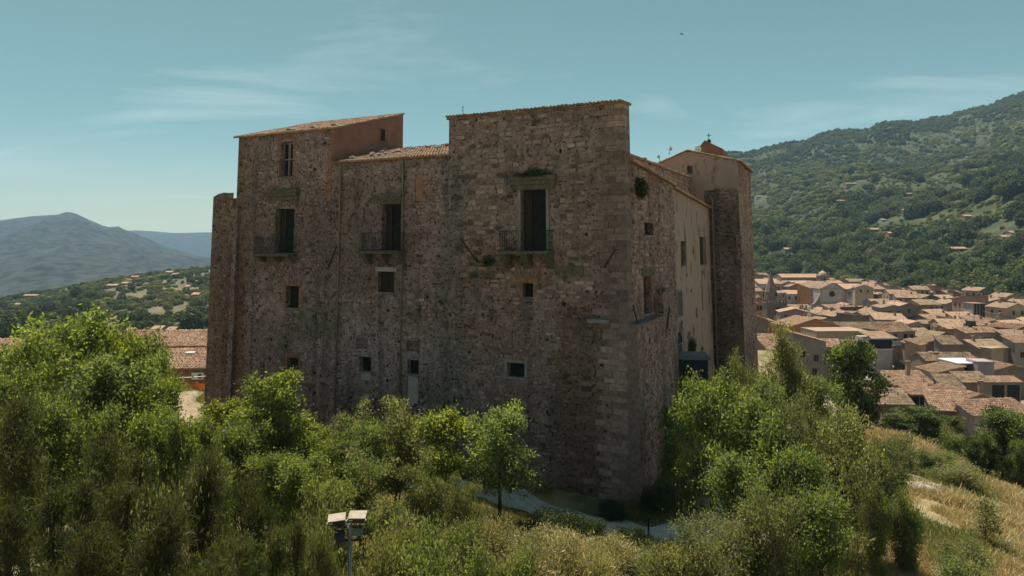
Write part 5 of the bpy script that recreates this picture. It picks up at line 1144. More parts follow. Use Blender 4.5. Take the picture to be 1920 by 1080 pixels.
# ------------------------------------------------------------------ plants
def frames(n, rg):
    d = rg.normal(size=(n, 3)); d /= np.linalg.norm(d, axis=1)[:, None]; r = rg.normal(size=(n, 3)); s = np.cross(d, r); s /= np.linalg.norm(s, axis=1)[:, None]; return d, s
def leaf_quads(c, rg, L, Wd, droop=.0, up=0.0, out=None, jit=.35):
    n = len(c); d, s = frames(n, rg); d[:, 2] += up-droop
    if out is not None: d += out
    d /= np.linalg.norm(d, axis=1)[:, None]; s = s-d*(s*d).sum(1)[:, None]; s /= np.linalg.norm(s, axis=1)[:, None]
    l = (L*(1+jit*rg.uniform(-1, 1, n)))[:, None]; w = (Wd*(1+jit*rg.uniform(-1, 1, n)))[:, None]
    return np.stack([c, c+d*l*.45+s*w*.5, c+d*l, c+d*l*.45-s*w*.5], 1)
def tree_mesh(seed, H=6.0, CR=2.4, base=.25, stems=1, nl=13, leaf='leaf_green', bark='bark', L=.15, Wd=.075, per=90, clump=.42, shape='round', up=.25, droop=.25, twigs=True, gap=.0, second=None, lean=.1, feather=False, thick=.02):
    """trunk+limbs mesh and crown mesh; crown leaves gather at twig ends"""
    rg = np.random.default_rng(seed); mb = MB(); tips = []
    for s in range(stems):
        a0 = rg.uniform(0, 6.28); sp = (0 if stems == 1 else .28*CR*rg.uniform(.5, 1.2)); hs = H*rg.uniform(.72, .9) if stems > 1 else H*.88
        p = []; n = 7
        for i in range(n):
            t = i/(n-1); p.append((math.cos(a0)*sp*(t**.8*1.6+.1)+rg.normal(0, lean*.12*H*t*.5), math.sin(a0)*sp*(t**.8*1.6+.1)+rg.normal(0, lean*.12*H*t*.5), hs*t))
        p = np.array(p); r0 = thick*H/math.sqrt(stems)*1.25; rad = [r0*(1-.85*i/(n-1)) for i in range(n)]; mb.tube(p, rad, 6)
        m = max(4, nl//stems)
        for k in range(m):
            t = base+(1-base)*((k+.5)/m)*.97; q = np.array([np.interp(t, np.linspace(0, 1, n), p[:, j]) for j in range(3)])
            u = (t-base)/(1-base)
            pr = {'round': math.sqrt(max(.05, 1-(2*u-.85)**2/1.5)), 'cone': 1.05-.85*u, 'vase': .45+.6*u, 'top': .35+.75*math.sin(math.pi*min(1, u*.9+.1))}[shape]
            ln = CR*pr*rg.uniform(.7, 1.12)*(1 if stems == 1 else .75); az = 2.399*k+rg.uniform(-.5, .5)+s; el = rg.uniform(.15, .6)+(.6 if feather else 0)+u*.35
            pts = [q]; d = np.array([math.cos(az)*math.cos(el), math.sin(az)*math.cos(el), math.sin(el)])
            for i in range(4):
                d = d+np.array([rg.normal(0, .14), rg.normal(0, .14), rg.normal(.02, .1)]); d /= np.linalg.norm(d); pts.append(pts[-1]+d*ln/4)
            r1 = rad[0]*.42*(1-.6*t); mb.tube(pts, [r1*(1-.2*i) for i in range(5)], 4, cap=False)
            for i in (2, 3, 4): tips.append(pts[i]); 
            for j in range(4):
                i = rg.integers(1, 4); b = pts[i]; dd = d+rg.normal(0, .75, 3); dd[2] += .25; dd /= np.linalg.norm(dd); e = b+dd*ln*rg.uniform(.25, .5)
                mb.tube([b, (b+e)/2+rg.normal(0, .03*ln, 3), e], [r1*.4, r1*.28, r1*.1], 3, cap=False); tips += [e, b+dd*ln*.2]
        tips.append(p[-1]); tips.append(p[-2])
    tips = np.array(tips)
    if gap: tips = tips[rg.random(len(tips)) > gap]
    cs = []; k = rg.uniform(.65, 1.3, len(tips))
    for t, kk in zip(tips, k):
        m = int(per*kk*rg.uniform(.5, 1.3)); o = rg.normal(size=(m, 3))*clump*kk*np.array([1, 1, .62]); o[:, 2] -= .15*np.linalg.norm(o[:, :2], axis=1); cs.append(t+o)
    c = np.concatenate(cs); c = c[c[:, 2] > .05*H]
    ctr = np.array([0, 0, H*.55]); o = (c-ctr); o /= (np.linalg.norm(o, axis=1)[:, None]+1e-6)
    V = leaf_quads(c, rg, L, Wd, droop, up, o*(.6 if not feather else .35))
    mi = None; mats = [leaf]
    if second: mats = [leaf, second]; mi = (vnoise(c[:, 0]*.9, c[:, 2]*.9+c[:, 1]*.7, seed) > .62).astype(int)
    return mb.mesh('trunk', bark), np_quads('crown', V, mats, mi)
KINDS = {}
def kind(nm, n, **kw): KINDS[nm] = [tree_mesh(sum(map(ord, nm))*7+i*31, **kw) for i in range(n)]
kind('robinia', 3, H=7, CR=2.5, leaf='leaf_bright', second='leaf_green', L=.22, Wd=.105, per=66, clump=.32, shape='round', nl=15, droop=.35, base=.34)
kind('yellow', 1, H=6, CR=1.7, leaf='leaf_yellow', second='leaf_bright', L=.21, Wd=.105, per=62, clump=.30, shape='top', nl=12)
kind('green', 3, H=7, CR=2.7, leaf='leaf_green', second='leaf_bright', L=.21, Wd=.105, per=66, clump=.34, shape='round', nl=16, base=.33)
kind('olive', 3, H=6, CR=2.5, stems=4, leaf='leaf_olive', second='leaf_green', bark='bark_pale', L=.19, Wd=.075, per=56, clump=.30, nl=26, shape='vase', gap=.12)
kind('grey', 2, H=6, CR=2.6, stems=4, leaf='leaf_grey', second='leaf_olive', bark='bark_pale', L=.19, Wd=.075, per=54, clump=.30, nl=26, shape='vase', gap=.12)
kind('feather', 3, H=6.5, CR=2.1, stems=2, leaf='needle', second='needle_green', L=.24, Wd=.034, per=62, clump=.27, shape='top', nl=22, up=.45, droop=0, feather=True, gap=.30, base=.24, thick=.03)
kind('dark', 2, H=7, CR=3.1, leaf='leaf_dark', second='leaf_green', L=.24, Wd=.14, per=105, clump=.38, shape='round', nl=18, base=.15)
kind('shrub', 3, H=2.0, CR=1.3, stems=5, leaf='leaf_olive', second='leaf_green', L=.12, Wd=.05, per=60, clump=.24, nl=25, shape='vase', base=.1, bark='bark_pale')
kind('dry', 3, H=1.8, CR=1.3, stems=6, leaf='dry_olive', second='dry', L=.16, Wd=.03, per=80, clump=.24, nl=30, shape='vase', base=.05, up=.8, bark='bark_pale')
kind('hedge', 2, H=1.3, CR=1.3, stems=6, leaf='leaf_dark', L=.09, Wd=.05, per=95, clump=.22, nl=30, shape='round', base=.05)
kind('bare', 2, H=3, CR=1.9, stems=5, leaf='leaf_olive', second='dry_olive', bark='bark_pale', L=.13, Wd=.05, per=9, clump=.25, nl=30, shape='vase', base=.12, gap=.3)
kind('sapling', 1, H=4, CR=.7, leaf='leaf_olive', second='dry_olive', bark='bark_pale', L=.15, Wd=.07, per=22, clump=.25, nl=12, shape='cone', gap=.35, thick=.012)
REFH = dict(robinia=(7, 5.4), yellow=(6, 3.8), green=(7, 5.8), olive=(6, 5.6), grey=(6, 5.8), feather=(6.5, 4.2), dark=(7, 6.8), shrub=(2, 2.8), dry=(1.8, 2.8), hedge=(1.3, 2.8), sapling=(4, 1.6), bare=(3, 4.2))
FIRST = {}
def plant(nm, px, py, Z, wpx, label, v=0, group=None, name=None, cat=None, rz=None, base=None, minh=.5):
    x = (px-960)/F*Z; g = hz(x, Z)-.08 if base is None else base; top = CAMZ+(HOR-py)/F*Z; h = max(minh, top-g); w = wpx/F*Z
    v %= len(KINDS[nm]); tm, cmn = KINDS[nm][v]; H_, W_ = REFH[nm]
    t = empty(name or 'tree', (x, Z, g), random.uniform(0, 6.28) if rz is None else rz); t.scale = (w/W_, w/W_*random.uniform(.9, 1.1), h/H_*1.0)
    obj('trunk', tm, t); obj('crown', cmn, t); tag(t, label, cat or 'tree', group); return t
# --- left mass, from far to near
L_ = [
 ('robinia', 150, 595, 37, 230, 'broad bright green tree topmost in the left thicket, before the olive slope'),
 ('robinia', 262, 640, 38, 150, 'bright green tree just left of the tiled house'),
 ('green', 52, 640, 38, 170, 'green tree at the far left edge under the hills'),
 ('green', 200, 668, 33, 210, 'dense green tree in the heart of the left thicket'),
 ('grey', 112, 712, 31, 130, 'silvery leaved bush glowing pale inside the left thicket'),
 ('green', 20, 700, 31, 150, 'shaded green tree behind the dark feathery one at the left edge'),
 ('robinia', 296, 706, 35, 100, 'slim bright tree beside the bare track and orange net'),
 ('robinia', 285, 775, 29, 140, 'leafy tree with thin dark stems left of the bare track'),
 ('robinia', 512, 706, 36, 165, 'bright green tree rising before the low windows of the left block'),
 ('yellow', 425, 745, 37, 105, 'light green tree at the foot of the ruined left corner'),
 ('green', 440, 805, 30, 140, 'green tree below the light one at the ruined corner'),
 ('robinia', 590, 800, 35, 120, 'bright low tree under the left drainpipe'),
 ('olive', 668, 772, 35, 120, 'thin pale tree right of the left drainpipe'),
 ('olive', 738, 755, 34, 150, 'olive green tree beneath the pale blocked door'),
 ('yellow', 826, 764, 33, 120, 'yellow green tree, brightest before the castle wall'),
 ('green', 937, 768, 32, 150, 'green tree standing nearest the bare tower foot'),
 ('robinia', 560, 860, 29, 150, 'bright green tree behind the floodlight mast'),
 ('olive', 680, 850, 28, 150, 'olive tree just behind and right of the floodlight mast'),
 ('olive', 790, 868, 28, 120, 'sparse olive tree below the yellow green tree'),
 ('feather', 60, 735, 24, 190, 'tall dark feathery tree at the left edge'),
 ('feather', 230, 790, 23, 160, 'dark feathery tree with a forked trunk left of the bare track'),
 ('feather', 140, 850, 20, 190, 'brown green feathery tree in the lower left'),
 ('feather', 350, 838, 22, 170, 'feathery tree directly under the bare track'),
 ('feather', 470, 880, 22, 150, 'feathery tree left of the floodlight mast'),
 ('feather', 20, 890, 18, 180, 'nearest feathery tree in the lower left corner'),
 ('feather', 265, 935, 18, 200, 'bushy feathery tree at the bottom left'),
 ('feather', 420, 955, 17, 180, 'feathery tree with pale stems at the bottom, left of the mast'),
 ('feather', 540, 930, 18, 130, 'upright feathery tree just left of the floodlight mast'),
 ('feather', 130, 985, 16, 200, 'feathery bush at the bottom edge left'),
 ('feather', 350, 1010, 15.5, 200, 'lowest feathery bush at the bottom edge'),
]
for i, (nm, px, py, Z, w, lb) in enumerate(L_): plant(nm, px, py, Z, w, lb, i)
L2_ = [
 ('robinia', 232, 628, 37, 130, 'bright tree between the topmost one and the tiled house'),
 ('green', 292, 668, 36, 110, 'rounded green tree overlapping the left end of the tiled house'),
 ('robinia', 640, 815, 33, 110, 'bright green tree filling the gap under the left drainpipe'),
 ('green', 700, 800, 33, 110, 'green tree between the thin pale and the olive green ones'),
 ('robinia', 380, 790, 33, 90, 'low bright tree touching the right side of the bare track'),
 ('green', 505, 850, 29, 130, 'green tree in front of the left block, above the feathery ones'),
 ('robinia', 620, 905, 26, 120, 'bright bushy tree right behind the lamp heads'),
 ('olive', 740, 930, 25, 130, 'low olive tree right of the lamp heads'),
 ('olive', 870, 900, 28, 90, 'thin low tree below the nearest tree to the tower'),
 ('green', 95, 760, 28, 160, 'shaded green tree behind the tall feathery tree at the left edge'),
 ('green', 190, 775, 28, 140, 'shaded green tree left of the forked feathery tree'),
 ('robinia', 330, 790, 28, 110, 'leafy tree with light tips just left of the bare track'),
 ('feather', 600, 985, 18, 120, 'low feathery bush left of the mast foot'),
 ('feather', 200, 870, 21, 150, 'feathery tree between the forked one and the left edge'),
 ('feather', 300, 880, 20, 150, 'feathery tree in the middle of the lower left'),
 ('green', 400, 880, 25, 120, 'green leafy tree showing between the feathery ones'),
 ('robinia', 10, 800, 27, 110, 'leafy tree cut by the left edge above the feathery corner tree'),
]
for i, (nm, px, py, Z, w, lb) in enumerate(L2_): plant(nm, px, py, Z, w, lb, i+1)
R_ = [
 ('green', 1440, 715, 41, 110, 'green tree filling the gap below the far tower'),
 ('olive', 1388, 730, 39, 90, 'pale tree leaning against the far tower foot'),
 ('green', 1520, 705, 50, 100, 'green tree between the sparse tree and the dark round one'),
 ('olive', 1475, 745, 40, 100, 'olive tree behind the pale grey green tree'),
 ('grey', 1560, 770, 45, 110, 'silvery tree at the foot of the dark round tree'),
 ('bare', 1465, 905, 23.5, 150, 'leafless twiggy bush in the lower right thicket'),
 ('bare', 1355, 985, 22.5, 150, 'bare grey twigs at the bottom right of the path'),
 ('bare', 1610, 850, 26, 120, 'dead branches sticking out of the right thicket'),
 ('bare', 300, 905, 19.5, 130, 'dead twigs among the feathery trees'),
 ('bare', 600, 930, 20, 110, 'bare twigs behind the left lamp heads'),
 ('bare', 845, 905, 29, 90, 'bare forked branches under the nearest tree to the tower'),
 ('green', 1335, 712, 30.5, 160, 'bright leafy tree close to the right flank of the castle'),
 ('green', 1420, 748, 29, 180, 'full green tree second from the castle flank'),
 ('olive', 1462, 620, 46, 130, 'sparse tree with bare twigs between the far tower and the town'),
 ('olive', 1392, 668, 44, 90, 'thin sparse tree at the foot of the far tower'),
 ('grey', 1510, 752, 29, 170, 'pale grey green tree in the middle of the right thicket'),
 ('olive', 1590, 775, 28, 200, 'olive tree with many visible stems in the right thicket'),
 ('grey', 1640, 830, 28, 130, 'pale bush at the right rim of the thicket above the dry grass'),
 ('green', 1375, 850, 27, 160, 'shaded green tree under the bright one by the flank'),
 ('green', 1500, 850, 26, 170, 'deep green tree in the lower middle of the right thicket'),
 ('grey', 1330, 955, 24, 170, 'grey twiggy bush at the bottom right of the path'),
 ('olive', 1440, 920, 24, 170, 'twiggy olive bush between the path and the right slope'),
 ('green', 1540, 930, 24, 160, 'dark green bush low in the right thicket'),
 ('olive', 1640, 905, 25, 90, 'olive bush leaning out over the dry grass'),
 ('green', 1265, 755, 35, 70, 'shaded tree tucked against the terrace wall'),
 ('dark', 1603, 648, 60, 128, 'dense dark round tree standing before the town roofs'),
 ('dark', 1725, 768, 74, 100, 'dark bushy tree below the open shed'),
 ('dark', 1678, 778, 72, 70, 'dark bush left of its twin under the tiled roofs'),
 ('dark', 1775, 782, 74, 70, 'dark bush under the steep tiled roof'),
 ('dark', 1880, 772, 58, 120, 'dark green tree at the right edge beside the lilac wall'),
 ('dark', 1842, 820, 56, 70, 'low dark tree left of the right edge tree'),
 ('dark', 1915, 830, 54, 60, 'dark bush at the very right edge of the slope'),
]
for i, (nm, px, py, Z, w, lb) in enumerate(R_): plant(nm, px, py, Z, w, lb, i)
for px, py, Z, w, lb in [(1848, 925, 31, 55, 'thin sapling with withered leaves on the dry slope'), (1775, 1005, 27, 40, 'knee high sapling low on the dry slope')]: plant('sapling', px, py, Z, w, lb)
SH = [
 ('dry', 985, 1008, 26.5, 150, 'golden dry shrub left of the clipped dark hedge'), ('dry', 1075, 1015, 26, 150, 'dry shrub in the middle of the sunlit mound'), ('dry', 1150, 1030, 25.5, 130, 'dry shrub at the right end of the sunlit mound'),
 ('dry', 1010, 1040, 23, 170, 'lower golden shrub at the bottom centre'), ('dry', 1120, 1050, 23, 150, 'lower dry shrub right of the bottom centre'), ('dry', 905, 1000, 25, 130, 'dry shrub under the trunk of the sparse olive tree'),
 ('shrub', 860, 1010, 24, 120, 'green shrub among dry stalks left of the mound'), ('shrub', 770, 1000, 23, 140, 'green shrub right of the floodlight mast'), ('shrub', 940, 1050, 22, 130, 'green shrub at the bottom edge left of centre'), ('shrub', 820, 1055, 21, 150, 'shrub at the bottom edge right of the mast'), ('shrub', 715, 1040, 21, 120, 'leafy shrub at the foot of the mast'), ('shrub', 610, 1020, 21, 150, 'leafy shrub left of the mast foot'),
 ('hedge', 1045, 972, 31.2, 110, 'dark clipped shrub on the near side of the path'), ('hedge', 1105, 985, 30.5, 75, 'dark low shrub right of the wide clipped one by the path'), ('hedge', 1185, 1000, 29.5, 60, 'small dark shrub beside the bollard'), ('hedge', 1235, 925, 35, 90, 'dark shrub in the shade of the tower corner'), ('hedge', 1150, 965, 33.8, 60, 'low dark shrub at the bend of the path'),
 ('shrub', 1820, 1050, 25, 120, 'wide green shrub at the bottom right'), ('shrub', 1700, 940, 27, 70, 'green shrub at the rim of the right thicket'), ('shrub', 1795, 880, 48, 100, 'grey green low shrub spreading over the upper slope'), ('shrub', 1755, 850, 52, 80, 'low shrub below the pale boulders'), ('shrub', 1690, 830, 50, 70, 'small shrub behind the pale boulders'), ('shrub', 1250, 1040, 23, 130, 'twiggy shrub right of the sunlit mound'),
 ('shrub', 1790, 815, 68, 60, 'yellow green shrub under the dark bushes'),
]
for i, (nm, px, py, Z, w, lb) in enumerate(SH): plant(nm, px, py, Z, w, lb, i, name='shrub', cat='shrub', minh=.7)
# plants growing on the castle itself
def wallplant(px, py, x0, y0, r, label, n, lf='leaf_dark', seed=0):
    rg = np.random.default_rng(seed); y, z = spix(px, py, x0) if x0 is not None else (y0, fpix(px, py, y0)[1]); x = x0 if x0 is not None else fpix(px, py, y0)[0]
    c = rg.normal(size=(n, 3)); c = c/np.linalg.norm(c, axis=1)[:, None]*(rg.random((n, 1))**.45)*(1+.35*np.sin(c[:, :1]*3+c[:, 2:]*2))*np.array(r); c[:, 0 if x0 is not None else 1] = np.abs(c[:, 0 if x0 is not None else 1])*(1 if x0 is not None else -1); V = leaf_quads(c, rg, .17, .07, .1, .1)
    mb = MB()
    for k in range(9): mb.tube([(0, 0, -.2), tuple(c[k]*.6)], [.02, .006], 4, cap=False)
    t = empty('wall_plant', lpw(x, y, z), TH); obj('stems', mb.mesh('stems', 'bark'), t); obj('foliage', np_quads('foliage', V, lf), t); tag(t, label, 'plant')
wallplant(1196, 354, 0.05, None, (.45, .5, .5), 'dark caper bush sprouting from the flank below the raking roof', 1500, seed=1)
wallplant(1000, 328, None, -.2, (.95, .3, .22), 'ledge plants growing along the hood of the tower balcony', 900, 'leaf_dark', 2)
wallplant(1296, 650, -.1, None, (.3, .45, .55), 'dark bush standing above the blue cabin roof', 900, 'leaf_dark', 3)
wallplant(915, 490, None, -.05, (.45, .12, .3), 'small green tuft at the end of the left iron stay on the tower', 160, 'leaf_dark', 4)
# --- grass: tufts scattered by the thousand
def tuft(seed, n, h, spread, mats, wd=.015):
    rg = np.random.default_rng(seed); c = rg.normal(size=(n, 3))*np.array([spread, spread, 0]); d = rg.normal(size=(n, 3))*.6; d[:, 2] = 1; d /= np.linalg.norm(d, axis=1)[:, None]; s = np.cross(d, rg.normal(size=(n, 3))); s /= np.linalg.norm(s, axis=1)[:, None]
    l = h*rg.uniform(.5, 1.2, (n, 1)); V = np.stack([c-s*wd, c+s*wd, c+d*l+s*wd*.2+np.array([.06, 0, -.02]), c+d*l-s*wd*.2+np.array([.06, 0, -.02])], 1)
    return np_quads('tuft', V, mats, rg.integers(0, len(mats), n))
T = [tuft(1, 56, .34, .22, ['dry', 'dry_olive']), tuft(2, 56, .38, .24, ['dry']), tuft(3, 50, .30, .24, ['dry_olive', 'grass_green']), tuft(4, 50, .30, .24, ['grass_green', 'dry_olive'])]
rg = np.random.default_rng(3)
def grass(name, n, fx, label, dens=None, smin=.6, smax=1.5, dryness=.60):
    x, y = fx(n); z = height(x, y)-.03; k = fbm(x*.16, y*.16, 61); keep = fbm(x*.5, y*.5, 62) > .36; keep &= (fbm(x*.22, y*.22, 64) > .40)
    dpath = np.min(np.hypot(x[:, None]-pc[None, :, 0], y[:, None]-pc[None, :, 1]), 1); dtr = np.min(np.hypot(x[:, None]-TR[None, :, 0], y[:, None]-TR[None, :, 1]), 1); keep &= (dpath > 1.9) & (dtr > 1.1)
    x, y, z, k = x[keep], y[keep], z[keep], k[keep]; idx = np.where(k > dryness, 3, np.where(k > dryness-.08, 2, rg.integers(0, 2, len(x))))
    o = scatter(name, np.stack([x, y, z], 1), rg.uniform(smin, smax, len(x))*(1+.015*np.maximum(0, y-30)), rg.uniform(0, 6.28, len(x)), idx, T); tag(o, label, 'grass', kind='stuff')
def fx1(n):
    y = 22+70*rg.random(n)**1.5; px = rg.uniform(1500, 2060, n); return (px-960)/F*y, y
grass('dry_grass', 36000, fx1, 'dry golden grass covering the right hand slope')
def fx2(n):
    y = rg.uniform(20, 42, n); px = rg.uniform(520, 1500, n); return (px-960)/F*y, y
grass('rough_grass', 18000, fx2, 'rough grass and weeds below the castle and along the path', dryness=.43)
def fx3(n):
    y = rg.uniform(34, 60, n); px = rg.uniform(200, 560, n); return (px-960)/F*y, y
grass('weeds', 6000, fx3, 'weeds and grass around the bare track', smin=.4, smax=1.0, dryness=.48)
# --- woods
def crown_far(seed, lf, n=420, tall=1.0, q=1.0):
    rg = np.random.default_rng(seed); c = rg.normal(size=(n, 3)); c /= np.linalg.norm(c, axis=1)[:, None]; lob = 1+.28*np.sin(c[:, 0]*4+seed)*np.cos(c[:, 1]*3.3+seed*2)
    c *= (rg.uniform(.65, 1.0, n)*lob)[:, None]; c[:, 2] = c[:, 2]*.8*tall+.72*tall; c = c[c[:, 2] > .02]; n = len(c)
    d = c-np.array([0, 0, .5]); d /= np.linalg.norm(d, axis=1)[:, None]; d = d+rg.normal(size=(n, 3))*.55; d /= np.linalg.norm(d, axis=1)[:, None]; s = np.cross(d, rg.normal(size=(n, 3))); s /= np.linalg.norm(s, axis=1)[:, None]; t = np.cross(d, s); k = rg.uniform(.07, .17, (n, 1))*q
    V = np.stack([c-s*k-t*k*.7, c+s*k-t*k*.6, c+s*k*.8+t*k, c-s*k*.7+t*k*.8], 1); return np_quads('crown', V, lf)
FC = [crown_far(i, lf, 420, tl) for i, (lf, tl) in enumerate([('far_dark', 1.15), ('far_mid', 1), ('far_light', .95), ('far_grey', .9), ('far_dark', 1.5), ('far_mid', 1.2)])]
FC2 = [crown_far(i+50, lf, 1700, tl, .52) for i, (lf, tl) in enumerate([('far_dark', 1.15), ('far_mid', 1), ('far_light', .95), ('far_grey', .9), ('far_dark', 1.5), ('far_mid', 1.2)])]
mbt = MB(); mbt.tube([(0, 0, -.6), (0, 0, .4)], [.10, .06], 5); FTR = mbt.mesh('trunk', 'bark')
rg = np.random.default_rng(17)
def wood(name, n, pxr, zr, smin, smax, label, pick, dens, power=1.0):
    u = rg.random(n); Y = (zr[0]**2+(zr[1]**2-zr[0]**2)*u**power)**.5; px = rg.uniform(*pxr, n); X = (px-960)/F*Y; k = dens(X, Y, px); keep = rg.random(n) < k
    for hx, hy, hw_ in COUNTRY:
        tt = (hy-Y)*1.0; keep &= ~((np.abs(X-hx*Y/hy) < hw_*.6+3) & (tt > -7) & (tt < 10+hy*.024))
    X, Y, px = X[keep], Y[keep], px[keep]; Zz = height(X, Y)
    idx = pick(X, Y, px); sc = rg.uniform(smin, smax, len(X))*(1+.25*(idx == 4))*(1-.25*ss(700, 1300, Y))*np.where((fbm(X/40, Y/40, 74) > .585) & (X > 0), .42, 1.0); o = scatter(name, np.stack([X, Y, Zz-.3*sc], 1), sc, rg.uniform(0, 6.28, len(X)), idx, FC); tag(o, label, 'wood', kind='stuff'); return X, Y
def zb_of(px): return np.clip(560-(px-1360)*.52, 265, 620)
def pickR(X, Y, px):
    t = (Y-zb_of(px))/(1800-zb_of(px)); m = fbm(X/75, Y/110, 71); f = fbm(X/14, Y/14, 72); light = (m > .47) & (t > .22) & (t < .75)
    i = np.where(light, np.where(rg.random(len(X)) < .8, 2, 5), np.where(f > .58, 0, np.where(f > .47, 1, np.where(f > .38, 5, 3)))); dk = (fbm(X/30, Y/30, 75) > .62) & (t < .4); i = np.where(dk & (rg.random(len(X)) < .7), 4, i); i = np.where(fbm(X/40, Y/40, 74) > .585, 2, i); return i
def densR(X, Y, px):
    t = (Y-zb_of(px))/(1800-zb_of(px)); return np.where(t < .004, 0, np.where(t > -1, 1.0, 1))
wood('wood', 30000, (1180, 2300), (262, 1860), 3.6, 6.2, 'mixed wood covering the hill behind the town', pickR, densR)
def pickL(X, Y, px): f = fbm(X/22, Y/22, 82); return np.where(f > .64, 0, np.where(f > .53, 1, np.where(f > .40, 3, 2)))
def densL(X, Y, px): return np.where(fbm(X/48, Y/36, 84) > .54, .22, np.where(fbm(X/12, Y/12, 85) > .38, 1, .35))
wood('olive_grove', 10500, (-500, 700), (150, 860), 1.3, 3.3, 'olive groves and scrub on the left valley slope', pickL, densL)
# single trees that can be told apart: nearest ones of the wood's edge and of the valley
def single(px, Y, s, i, label, group):
    X = (px-960)/F*Y; t = empty('hill_tree', (X, Y, hz(X, Y)), rg.uniform(0, 6.28)); t.scale = (s, s, s*rg.uniform(.9, 1.15)); obj('trunk', FTR, t); obj('crown', FC2[i], t); tag(t, label, 'tree', group)
for k in range(230):
    px = rg.uniform(1400, 1960); Zb = float(zb_of(np.array(px))); Y = Zb+5+rg.random()**1.7*190; single(px, Y, rg.uniform(4.2, 7.6), int(rg.choice([0, 1, 3, 4, 5, 0, 2], p=[.25, .2, .15, .08, .17, .1, .05])), 'round tree at the wood edge right behind the town roofs', 'trees at the wood edge behind the town')
for k in range(46):
    px = rg.uniform(0, 392); Y = rg.uniform(190, 620); single(px, Y, rg.uniform(3.2, 6.2), int(rg.choice([0, 4, 1, 3])), 'dark round tree dotting the left valley slope', 'dark trees dotting the left valley')
for k in range(34):
    px = rg.uniform(1420, 1930); Y = rg.uniform(128, 260); X = (px-960)/F*Y
    if any((X-a)**2+(Y-b)**2 < (r_+2.2)**2 for a, b, r_ in TOWN): continue
    single(px, Y, rg.uniform(1.4, 2.4), int(rg.choice([0, 1, 5])), 'small garden tree squeezed between the town houses', 'garden trees between the houses')
# ------------------------------------------------------------------ things around the castle
# floodlight mast
Zf = 19.0; b = pw(655.5, 983, Zf); mast = empty('floodlight_mast', (b.x, b.y, hz(b.x, b.y)), R(4)); tag(mast, 'grey floodlight mast with four lamp heads in the foreground', 'floodlight mast'); hh = b.z-mast.location.z
mb = MB(); mb.tube([(0, 0, -.2), (0, 0, hh-.33)], [.075, .058], 10); mb.tube([(0, 0, hh-.325), (0, 0, hh-.02)], .07, 10); mb.tube([(0, 0, hh-.02), (0, 0, hh)], .06, 10); build(mb, 'pole', ['lamp_grey'], mast)
mb = MB(); mb.box(-.34, .34, -.03, .03, hh-.10, -.04+hh); mb.box(-.34, .34, -.03, .03, hh-.46, hh-.40); build(mb, 'crossbar', ['lamp_dark'], mast)
def head(x, z, w, d, h, tilt, yaw, roll, lbl, lid='lamp_paint', face=1):
    M = Matrix.Translation((x, .02, z))@Matrix.Rotation(R(yaw), 4, 'Z')@Matrix.Rotation(R(roll), 4, 'Y')@Matrix.Rotation(R(tilt), 4, 'X')
    mb = MB(); fr = .82; V = [(-w/2, -d/2, 0), (w/2, -d/2, 0), (w/2, d/2, 0), (-w/2, d/2, 0), (-w/2*fr, -d/2*fr, -h), (w/2*fr, -d/2*fr, -h), (w/2*fr, d/2*fr, -h), (-w/2*fr, d/2*fr, -h)]
    mb.add([M@Vector(v) for v in V], [(0, 1, 5, 4), (1, 2, 6, 5), (2, 3, 7, 6), (3, 0, 4, 7), (4, 5, 6, 7)]); hd = build(mb, 'lamp_head', ['lamp_dark'], mast); hd['label'] = lbl
    mb = MB(); mb.box(-w/2-.008, w/2+.008, -d/2-.008, d/2+.008, .002, .03, M=M); build(mb, 'lid', [lid], hd)
    mb = MB(); mb.box(-w*.46, -w*.25, -d/2-.012, -d/2-.003, -.055, -.03, M=M); build(mb, 'label_plate', ['plastic_white'], hd)
    mb = MB()
    for s in (-1, 1): mb.box(s*(w/2+.012)-.006, s*(w/2+.012)+.006, -.02, .02, -h-.10, .0, M=M)
    mb.box(-w/2-.018, w/2+.018, -.02, .02, -h-.112, -h-.10, M=M); build(mb, 'bracket', ['lamp_dark'], hd)
    mb = MB()
    for s in (-1, 1): mb.tube([M@Vector((s*(w/2+.006), -d/2-.005, -.02)), M@Vector((s*(w/2+.035), -d/2-.005, -.02))], .022, 7)
    build(mb, 'clamp', ['plastic_white'], hd)
head(-.345, .175+hh, .46, .30, .14, 18, 6, -5, 'left upper lamp head with rust streaked lid')
head(.215, .235+hh, .46, .30, .14, 20, -3, 0, 'right upper lamp head with clean beige lid')
head(-.27, -.25+hh, .26, .22, .26, -58, 10, 0, 'lower left lamp head turned away, dark', 'lamp_dark')
head(.24, -.20+hh, .24, .24, .13, 60, -6, 0, 'lower right lamp head with grey glass', 'lamp_grey')
mb = MB(); mb.tube([(-.34, -.06, hh-.5), (-.3, -.1, hh-.62), (-.18, -.09, hh-.58), (-.06, -.07, hh-.4)], .008, 4, cap=False); mb.tube([(.32, -.05, hh-.2), (.3, -.08, hh-.36), (.07, -.06, hh-.42)], .008, 4, cap=False); build(mb, 'cable', ['lamp_dark'], mast)
